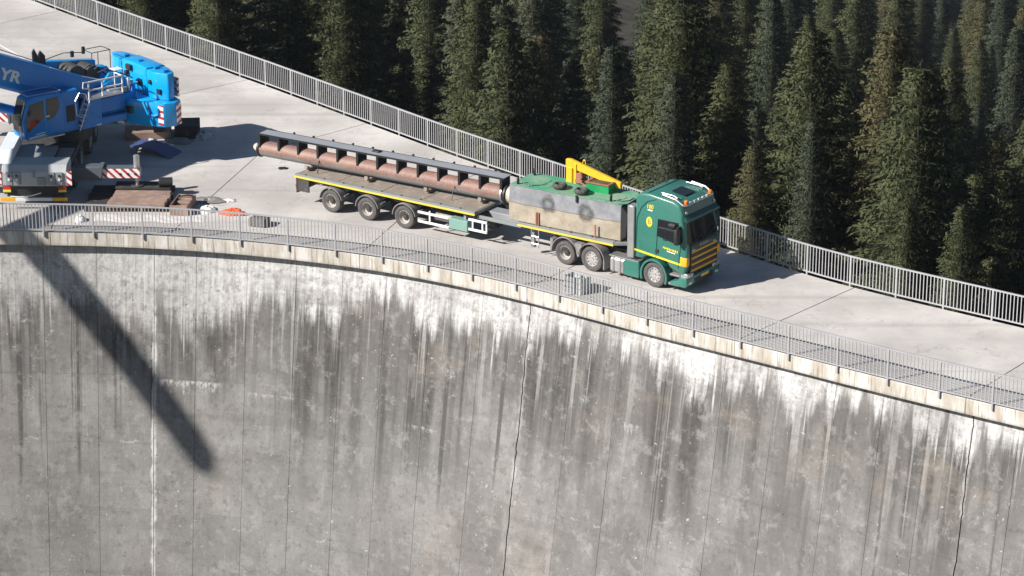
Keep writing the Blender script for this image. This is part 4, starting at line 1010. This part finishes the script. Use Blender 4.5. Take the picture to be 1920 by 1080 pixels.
for k, x in enumerate((.05, .45, .75)): sp(MB().cyl((x, -1.33, 2.9 - .2 * k), (x, -1.315, 2.9 - .2 * k), .03, 8), 'cabinet_bolt', 'black')
# boom
SL = .425; EA = math.atan(SL)
def boom_sec(s0, s1, w, h, mat, nm, lift=0.):
    """section from s0 to s1 metres along the boom; foot pin at (2.1, 3.02)"""
    ux, uz = -math.cos(EA), math.sin(EA); vx, vz = math.sin(EA), math.cos(EA)
    prof = [(-w / 2, h / 2), (-w / 2, -h * .18), (-w * .36, -h * .40), (-w * .15, -h * .5), (w * .15, -h * .5), (w * .36, -h * .40), (w / 2, -h * .18), (w / 2, h / 2)]
    c0 = Vector((2.1, 0, 2.69 + lift)); vs = []
    for s in (s0, s1):
        for y, v in prof: vs.append((c0.x + ux * s + vx * v, y, c0.z + uz * s + vz * v))
    n = len(prof)
    return sp(MB().add(vs, [tuple(range(n)), tuple(range(2 * n - 1, n - 1, -1))] + [(i, i + n, (i + 1) % n + n, (i + 1) % n) for i in range(n)]), nm, mat, .02)
boom_sec(-.2, 13.5, 1.0, 1.36, 'shadeblue', 'boom_base')
for k, (a, b, w, h) in enumerate(((13.4, 27, .84, 1.08), (26.9, 40, .84, 1.05), (39.9, 52.6, .84, 1.02))): boom_sec(a, b, w, h, 'blue', 'boom_section')
boom_sec(52.4, 54.4, .74, .95, 'shadeblue', 'boom_head')
for sx_, hh_ in ((53.0, 1.3), (54.2, 1.05), (54.8, .6)): boom_sec(sx_, sx_ + .35, .55, hh_, 'grey', 'head_sheave')
sp(MB().tube([(2.1 - .906 * 1 , 0, 3.75), (2.1 - .906 * 12, 0, 3.95 + .42 * 11)], .02, 5), 'hoist_rope', 'black')
for q_ in ([(-.05, -.35, 4.28), (-.9, -.35, 4.67)], [(.6, -.30, 4.02), (1.5, -.25, 3.7)]): sp(MB().tube(q_, .05, 8), 'boom_pipe', 'clabel', 0, True)
sp(MB().cyl((-.55, 0, 2.25), (-4.6, 0, 3.95), .20, 18), 'luffing_cylinder', 'shadeblue', .01, True)
sp(MB().cyl((-4.6, 0, 3.95), (-8.6, 0, 6.15), .14, 16), 'luffing_rod', 'alu', 0, True)
ux, uz = math.cos(EA), -math.sin(EA)
def bm_pt(a): return (a, -.504, 4.42 - SL * (a + .48) - .70)
text('lettering', 'AYR', .64, 'clabel', cr, Matrix.Rotation(SA, 4, 'Z') @ plane_mtx(bm_pt(-3.10), (ux, 0, uz), (-uz, 0, ux)) @ Matrix.Diagonal((1.25, 1, 1, 1)), .004, 0, .022)

# ------------------------------------------------------------------ gear lying on the road by the crane
def mat_pile(name, label, cat, x0, x1, y0, y1, z, th, nboard, mat, rz=0.):
    t = thing(name, label, cat, ((x0 + x1) / 2, (y0 + y1) / 2, z), rz); L_, W_ = x1 - x0, y1 - y0; rr = random.Random(name + label)
    for i in range(nboard):
        a = -W_ / 2 + W_ * i / nboard
        MB().box(-L_ / 2 + rr.uniform(-.05, .05), L_ / 2 + rr.uniform(-.05, .05), a + .008, a + W_ / nboard - .008, 0, th + rr.uniform(-.01, .01)).build('timber', mat, t, .012)
    return t
mat_pile('outrigger_mat', 'dark timber outrigger mat, lowest in the pile under the striped outrigger', 'mat', -17.3, -13.9, 113.5, 116.4, .004, .17, 6, 'blackmat')
mat_pile('outrigger_mat', 'brown timber outrigger mat lying on top of the dark mat', 'mat', -16.3, -13.95, 113.4, 115.2, .182, .17, 4, 'brownwood', R(-2))
mat_pile('jack_pad', 'small dark pad directly under the outrigger jack foot', 'pad', -16.3, -14.0, 115.35, 116.3, .182, .21, 2, 'blackmat')
o = MB(); o.cyl((-.28, 0, .2), (.28, .05, .2), .20, 14).cyl((-.2, .25, .12), (.25, .3, .12), .12, 12)
o = o.build('rolled_sling', 'black', None, .02, True); o.location = (-14.2, 115.5, .40); tag(o, 'black rolled lifting sling on the back of the outrigger mats', 'sling')
bx = thing('steel_crate', 'open brown steel crate at the right end of the outrigger mats', 'crate', (-13.32, 113.75, .004), R(-8))
for a, b in (((-.36, -.75), (.36, -.71)), ((-.36, .71), (.36, .75)), ((-.36, -.71), (-.32, .71)), ((.32, -.71), (.36, .71))):
    MB().box(a[0], b[0], a[1], b[1], .0, .42).build('crate_wall', 'brownwood', bx, .008)
MB().box(-.32, .32, -.71, .71, .01, .05).build('crate_floor', 'dark_steel', bx)
for i, y in enumerate((-.4, .1, .45)): MB().box(-.3, .3, y - .12, y + .12, .05, .30 + .04 * i).build('packing_block', 'brownwood', bx, .03)
MB().tube([(-.3, .3, .44), (.1, .4, .50), (.3, .6, .40), (.35, .2, .47)], .03, 6).build('hose', 'black', bx)
def blob(name, label, cat, loc, sx, sy, sz, mat, seed, n=18, m=9, flat=.0):
    rr = random.Random(seed); ph = [(rr.uniform(0, 6.3), rr.randint(2, 6), rr.uniform(.06, .16)) for _ in range(5)]; vs, fs = [], []
    for j in range(m + 1):
        e = math.pi / 2 * j / m
        for i in range(n):
            t = 2 * math.pi * i / n; r = math.cos(e) * (1 + sum(a * math.sin(k * t + p + e * 3) for p, k, a in ph)); h = math.sin(e) * (1 + .25 * sum(a * 3 * math.sin(k * t + p) for p, k, a in ph)) 
            vs.append((sx * r * math.cos(t), sy * r * math.sin(t), max(0, sz * h * (1 - flat * rr.random()))))
    for j in range(m):
        for i in range(n): fs.append((j * n + i, j * n + (i + 1) % n, (j + 1) * n + (i + 1) % n, (j + 1) * n + i))
    fs.append(tuple(range(n))[::-1])
    o = MB().add(vs, fs).build(name, mat, None, 0, True); o.location = loc; return tag(o, label, cat)
blob('white_sack', 'crumpled white sack beside the steel crate', 'sack', (-12.35, 113.65, .004), .40, .45, .20, 'cloth', 1, 20, 9, .5)
blob('grey_cloth', 'grey crumpled cloth behind the white sack', 'cloth', (-12.45, 114.9, .004), .75, .5, .13, 'plastic', 2, 20, 7, .6)
blob('white_rag', 'small white rag at the end of the grey cloth', 'cloth', (-11.6, 114.9, .004), .28, .22, .07, 'cloth', 12, 16, 6, .6)
blob('orange_bag', 'bright orange fabric bag lying near the railing', 'bag', (-11.25, 113.25, .004), .50, .34, .24, 'orangebag', 4, 22, 8, .5)
blob('dark_rag', 'small black rag on the road behind the trailer', 'cloth', (-9.66, 119.16, .004), .22, .16, .08, 'black', 6, 14, 6, .6)
blob('white_sheet_bundle', 'white bundle behind the railing near the crane bumper', 'sheet', (-17.3, 112.4, .004), .25, .28, .24, 'cloth', 8, 18, 8, .5)
# tarpaulin strip along the railing
vs, fs = [], []; rr = random.Random(2)
NX, NY = 44, 9
for j in range(NY + 1):
    for i in range(NX + 1):
        x = -16.8 + 4.5 * i / NX; y = 112.3 + .8 * j / NY + .12 * math.sin(i * .35) - .02 * i / NX * 8
        edge = 0 if (i in (0, NX) or j in (0, NY)) else 1
        vs.append((x, y, .006 + edge * (.02 + .012 * math.sin(i * .9 + j) + .012 * math.sin(i * .37 - j * 1.7))))
for j in range(NY):
    for i in range(NX): a = j * (NX + 1) + i; fs.append((a, a + 1, a + NX + 2, a + NX + 1))
o = MB().add(vs, fs).build('ground_sheet', 'sheet', None, 0, True); tag(o, 'long white ground sheet spread between the mats and the railing', 'sheet')
o = MB().box(-.36, .36, -.28, .28, 0, .34).build('concrete_block', 'block', None, .03); o.location = (-10.08, 111.85, .003); o.rotation_euler = (0, 0, R(-20)); tag(o, 'dark square concrete block beside the near railing', 'block')
MB().tube([(-.2, 0, .34), (-.2, 0, .44), (.2, 0, .44), (.2, 0, .34)], .02, 6).build('lifting_loop', 'black', o)
# translucent crate by the railing beside the truck
ck = thing('plastic_crate', 'pale battered crate standing by the near railing below the truck', 'crate', (2.45, 104.30, .003), R(-37))
for a in ((-.42, -.38, -.30, .30), (.38, .42, -.30, .30), (-.38, .38, -.30, -.26), (-.38, .38, .26, .30)): MB().box(*a, 0, .62).build('crate_wall', 'plasticwrap', ck, .006)
MB().box(-.38, .38, -.26, .26, .01, .05).build('crate_floor', 'plastic', ck)
for i, (x, y, z) in enumerate(((-.2, -.1, .3), (.15, .05, .42), (-.05, .12, .5))): MB().box(x - .16, x + .16, y - .12, y + .12, .06, z + .1).build('packed_item', ('white', 'boxgreen', 'plasticwrap')[i], ck, .03)
for z in (.2, .42): MB().box(-.44, .44, -.315, -.30, z, z + .04).build('crate_band', 'grey', ck)
# bent blue sheet and stack beneath the counterweight
vs, fs = [], []
for i in range(17):
    u = i / 16; x = -1.05 + 2.1 * u; z = .24 * (1 - u) + .14 * math.sin(u * math.pi) * (u > .1) + .02
    for y in (-.55, .55): vs += [(x, y + .25 * (1 - u), z), (x, y + .25 * (1 - u), z - .03)]
for i in range(16): a = 4 * i; fs += [(a, a + 2, a + 6, a + 4), (a + 1, a + 5, a + 7, a + 3), (a, a + 4, a + 5, a + 1), (a + 2, a + 3, a + 7, a + 6)]
fs += [(0, 1, 3, 2), (64, 66, 67, 65)]
o = MB().add(vs, fs).build('bent_sheet', 'bluesheet', None, 0, True); o.location = (-15.35, 121.35, .01); o.rotation_euler = (0, 0, R(-22)); tag(o, 'bent dark blue sheet lying on the road below the counterweight', 'sheet')
mat_pile('timber_stack', 'grey brown timber stack on the road beneath the counterweight', 'timber', -16.9, -14.9, 123.2, 124.5, .004, .32, 3, 'brownwood', R(8))
mat_pile('rubber_pads', 'dark stacked pads at the right end under the counterweight', 'pads', -14.75, -13.7, 123.3, 124.7, .004, .55, 2, 'blackmat', R(4))
blob('plastic_wrap', 'pale crumpled plastic wrap beside the dark pads', 'wrap', (-13.45, 123.5, .004), .40, .5, .36, 'plasticwrap', 9, 18, 8, .5)
blob('grey_tarp', 'grey crumpled tarpaulin in front of the dark pads', 'tarpaulin', (-14.4, 122.9, .004), .55, .40, .22, 'plastic', 10, 18, 8, .5)
for i, (x, y, z) in enumerate(((-15.5, 122.2, .02), (-15.15, 122.28, .02), (-14.75, 122.0, .02))):
    o = MB().box(-.18, .18, -.1, .1, 0, .03).build('paper_sheet', 'white', None, .005); o.location = (x, y, .30 - .1 * i); o.rotation_euler = (.1, .1, i * .5)
    tag(o, ('small white board lying on the left of the blue sheet', 'small white board lying on the middle of the blue sheet', 'small white board lying on the right of the blue sheet')[i], 'board')

# ------------------------------------------------------------------ spruce forest
def spruce(seed, h, r, sparse=1.):
    """crown mesh (one strip per limb plus twig sprays) and trunk mesh, base at z=0"""
    rs = np.random.RandomState(seed); V, F = [], []
    z = h * .06
    lev = 0
    while z < h * .985:
        t = z / h
        env = (1 - t) ** .62 * (1 if t > .18 else .72 + t * 1.55)
        nb = max(4, int(round((9 - 3 * t) * sparse)))
        a0 = rs.rand() * 6.28
        for b in range(nb):
            a = a0 + 6.283 * b / nb + rs.randn() * .22
            L = r * env * (1.12 if rs.rand() < .12 else 1) * rs.uniform(.68, 1.12) + .12
            dx, dy = math.cos(a), math.sin(a)
            up = rs.uniform(.05, .30) + .45 * t ** 2; dr = rs.uniform(.40, .75) * (1 - .55 * t)
            z0 = z + rs.uniform(-.12, .12)
            ns = max(6, int(L / .13))
            lx, ly = -dy, dx
            for k in range(1, ns + 1):
                s = k / ns
                cx, cy, cz = dx * L * s, dy * L * s, z0 + L * (up * s - dr * s * s + .18 * max(0, s - .7))
                wl = (.16 + .30 * L * (1 - .72 * s) * min(1, s * 2.4)) * rs.uniform(.7, 1.2)
                wl = min(wl, .75)
                for sd in (-1, 1):
                    if rs.rand() < .08: continue
                    fw = rs.uniform(.30, .75); dp = rs.uniform(.15, .60)
                    ex, ey, ez = (lx * sd + dx * fw) * wl, (ly * sd + dy * fw) * wl, -dp * wl
                    nk = 2 if wl < .22 else 3 if wl < .45 else 4
                    for k2 in range(nk):          # three small twigs per side shoot
                        f0 = k2 / nk; f1 = f0 + .52
                        sx_, sy_, sz_ = cx + ex * f0, cy + ey * f0, cz + ez * f0
                        jx, jy, jz = rs.randn() * .08, rs.randn() * .08, rs.randn() * .06
                        tx, ty, tz = cx + ex * f1 + jx, cy + ey * f1 + jy, cz + ez * f1 + jz
                        hw = rs.uniform(.022, .045)
                        mx, my, mz = (sx_ + tx) / 2, (sy_ + ty) / 2, (sz_ + tz) / 2 + .02
                        o = len(V)
                        V += [(sx_, sy_, sz_), (mx - dx * hw, my - dy * hw, mz - hw * rs.uniform(0., 1.6)), (tx, ty, tz), (mx + dx * hw, my + dy * hw, mz + hw * .6)]
                        F.append((o, o + 1, o + 2, o + 3))
                # hanging twig
                if rs.rand() < .75:
                    o = len(V); q = rs.uniform(.10, .28); e = rs.uniform(.04, .08)
                    V += [(cx - dx * e, cy - dy * e, cz + .02), (cx + dx * e, cy + dy * e, cz + .02), (cx + rs.randn() * .06, cy + rs.randn() * .06, cz - q)]
                    F.append((o, o + 1, o + 2))
        z += rs.uniform(.26, .40) * (1 - .35 * t); lev += 1
    # leader
    for k in range(10):
        zz = h * .955 + k * h * .0055; a = rs.rand() * 6.28; q = .26 * (1 - k / 11); o = len(V)
        V += [(0, 0, zz), (math.cos(a) * q, math.sin(a) * q, zz + .02), (math.cos(a) * q * .3, math.sin(a) * q * .3, zz + .22)]; F.append((o, o + 1, o + 2))
    # outward-facing shading normals so that a crown is lit as a volume
    VA = np.array(V); nr = VA.copy(); rad = np.linalg.norm(nr[:, :2], axis=1, keepdims=True) + 1e-6
    nr[:, :2] /= rad; nr[:, 2] = .62; nr += rs.randn(len(V), 3) * .22; nr /= np.linalg.norm(nr, axis=1, keepdims=True)
    F2 = []
    for f in F:
        p, q, w_ = VA[f[0]], VA[f[1]], VA[f[2]]; gn = np.cross(q - p, w_ - p); F2.append(f if gn @ nr[f[0]] > 0 else f[::-1])
    me = bpy.data.meshes.new('crown'); me.from_pydata(V, [], F2)
    for pl_ in me.polygons: pl_.use_smooth = True
    me.normals_split_custom_set_from_vertices([tuple(n) for n in nr])
    tm = MB()
    for q in range(6): tm.cyl((0, 0, -1.5 if q == 0 else h * q / 6), (0, 0, h * (q + 1) / 6 * .985), .19 * h / 18 * (1 - q / 6.2), 8, .19 * h / 18 * (1 - (q + 1) / 6.2) + .01, q in (0, 5))
    o = tm.build('trunk', 'trunk'); tr_me = o.data; bpy.data.objects.remove(o)
    return me, tr_me
KINDS = [spruce(11, 16, 2.85, 1.1), spruce(12, 16, 2.35, 1.1), spruce(13, 16, 3.3, 1.15), spruce(14, 16, 2.7, .95), spruce(15, 16, 2.2, 1.05), spruce(16, 9, 2.2, 1.1)]
for k, (a, b) in enumerate(KINDS): a.materials.append(M['needle'] if k % 3 != 1 else M['needle2'])
frng = random.Random(21)
def far_dist(x, y):
    t = far.near((x, y)); p, n = far.at(t), far.nor(t); return -((x - p[0]) * n[0] + (y - p[1]) * n[1]), t
def in_view(x, y, z):
    """keep only ground the photograph's wedge of forest covers (plus a margin for a step aside)"""
    a = math.atan2(x, y); return -.215 < a < .215
pts = []
# trees that stand out one by one just behind the railing: (x, y, height, kind)
SPECIAL = [(18.7, 108.6, 8.2, 5, 'small bushy spruce whose tip shows just above the railing at far right'),
           (20.3, 107.8, 6.9, 5, 'smallest bushy spruce at far right, beside the other small one'),
           (15.9, 111.0, 15.0, 2, 'broad olive spruce close behind the railing right of the truck'),
           (-.2, 128.5, 11.4, 5, 'short pale spruce standing behind the railing above the pipe')]
trees = []
for x, y, h, k, lab in SPECIAL: pts.append((x, y, 2.2)); trees.append((x, y, h, k, lab))
cell = {}
def ok(x, y, d):
    for (a, b, dd) in pts:
        if abs(a - x) < 6 and abs(b - y) < 6 and (a - x) ** 2 + (b - y) ** 2 < (min(d, dd)) ** 2: return False
    return True
tries = 0
while tries < 40000 and len(trees) < 298:
    tries += 1
    a = frng.uniform(-.215, .205); dist = 104 + (190 + 170 * (a > .09)) * frng.random() ** 2.1; x, y = dist * math.sin(a), dist * math.cos(a)
    d, t = far_dist(x, y)
    if d < 4.2: continue
    z = ground_z(x, y); h = frng.uniform(9.5, 17.0) * (.72 if d < 7 else 1)
    if x < -4 and d < 16: h *= 1.12
    tip = z + h
    # the wedge between the railing line and the top of the picture
    if tip < 38.76 - .392 * y: continue                          # stays hidden behind the dam crest
    if z + h * .25 > 38.76 - .235 * y: continue                  # wholly above the picture
    if not ok(x, y, 1.95 + .014 * max(0, dist - 135)): continue
    pts.append((x, y, 9.)); trees.append((x, y, h, frng.choice((0, 1, 2, 3, 4, 0, 2, 3)), None))
rows = {}
front = sorted([i for i, q in enumerate(trees) if q[4] is None and far_dist(q[0], q[1])[0] < 9], key=lambda i: trees[i][0] / trees[i][1])
ORD = 'first second third fourth fifth sixth seventh eighth ninth tenth eleventh twelfth thirteenth fourteenth fifteenth sixteenth seventeenth eighteenth nineteenth twentieth'.split()
fi = {i: n for n, i in enumerate(front)}
for i, (x, y, h, k, lab) in enumerate(trees):
    if lab is None:
        ax = x / y; where = 'above the crane' if ax < -.11 else 'above the pipe' if ax < .0 else 'behind the pontoon' if ax < .045 else 'above the truck cab' if ax < .085 else 'right of the truck cab' if ax < .13 else 'near the right edge'
        if i in fi and fi[i] < 20: lab = f'{ORD[fi[i]]} tall spruce from the left in the row next to the far railing'
        else:
            d = far_dist(x, y)[0]; row = 'second row of forest' if d < 20 else 'middle of the forest' if d < 55 else 'distant back of the forest'
            look = ('tall' if h > 14.2 else 'short' if h < 11.8 else 'medium') + ' ' + ('broad' if k in (2,) else 'slender' if k in (1, 4) else 'full') + (' bluish' if k in (1, 4) else ' olive')
            lab = f'{look} spruce in the {row} {where}'
    z = ground_z(x, y)
    t_ = thing('spruce_tree', lab, 'tree', (x, y, z), frng.random() * 6.28, 'spruces in the forest behind the dam')
    s = h / (16. if k != 5 else 9.)
    w = s * frng.uniform(.90, 1.22) * (1.0 if k != 5 else 1.1)
    t_.scale = (w, w, s)
    link('crown', KINDS[k][0], t_); link('trunk', KINDS[k][1], t_)

# dry shrubs on the bank behind the railing
def bush(seed):
    rs = np.random.RandomState(seed); V, F = [], []
    for k in range(420):
        a, e, q = rs.rand() * 6.28, rs.rand() ** .7 * 1.5, rs.uniform(.4, 1.)
        c = np.array([math.cos(a) * math.cos(e) * q, math.sin(a) * math.cos(e) * q, math.sin(e) * q * .9 + .05]); d = rs.randn(3); d /= np.linalg.norm(d); n = rs.randn(3); n -= d * (n @ d); n /= np.linalg.norm(n)
        l, w = rs.uniform(.10, .22), rs.uniform(.03, .07); o = len(V)
        V += [tuple(c - d * l), tuple(c + n * w), tuple(c + d * l), tuple(c - n * w)]; F.append((o, o + 1, o + 2, o + 3))
    me = bpy.data.meshes.new('foliage'); me.from_pydata(V, [], F); me.materials.append(M['drybush']); return me
BUSH = [bush(1), bush(2)]
stem_o = MB().cyl((0, 0, -.3), (0, 0, .5), .04, 6, .02).cyl((0, 0, .1), (.3, .1, .6), .025, 5, .01).cyl((0, 0, .15), (-.25, .2, .6), .025, 5, .01).build('stem', 'trunk'); STEM = stem_o.data; bpy.data.objects.remove(stem_o)
nb = 0
for i in range(60):
    t = far.near((9.5, 107.8)) + .75 * i * .62
    if t > far.L - 1: break
    p, n = far.at(t), far.nor(t); off = frng.uniform(1.5, 4.2); q = p - n * off
    s = frng.uniform(.75, 1.35); zt = ground_z(q[0], q[1])
    b_ = thing('dry_shrub', 'reddish brown dry shrub on the bank seen through the far railing right of the truck', 'shrub', (q[0], q[1], zt), frng.random() * 6.28, 'dry shrubs on the bank behind the railing')
    hgt = frng.uniform(2.2, 3.6); b_.scale = (s, s, hgt)
    link('foliage', BUSH[i % 2], b_); link('stem', STEM, b_)

# ------------------------------------------------------------------ mountain air over the whole place
hz = NT('mountain_air'); hz.t.nodes.remove(hz.b)
pv = hz.n('ShaderNodeVolumePrincipled'); pv.inputs['Color'].default_value = (.80, .88, 1., 1); pv.inputs['Density'].default_value = .00008; pv.inputs['Anisotropy'].default_value = .2
hz.t.links.new(pv.outputs[0], [n for n in hz.t.nodes if n.type == 'OUTPUT_MATERIAL'][0].inputs['Volume'])
hzo = MB().box(-920, 1420, -220, 2420, -97, 41).build('haze', hz.m); hzo['kind'] = 'stuff'
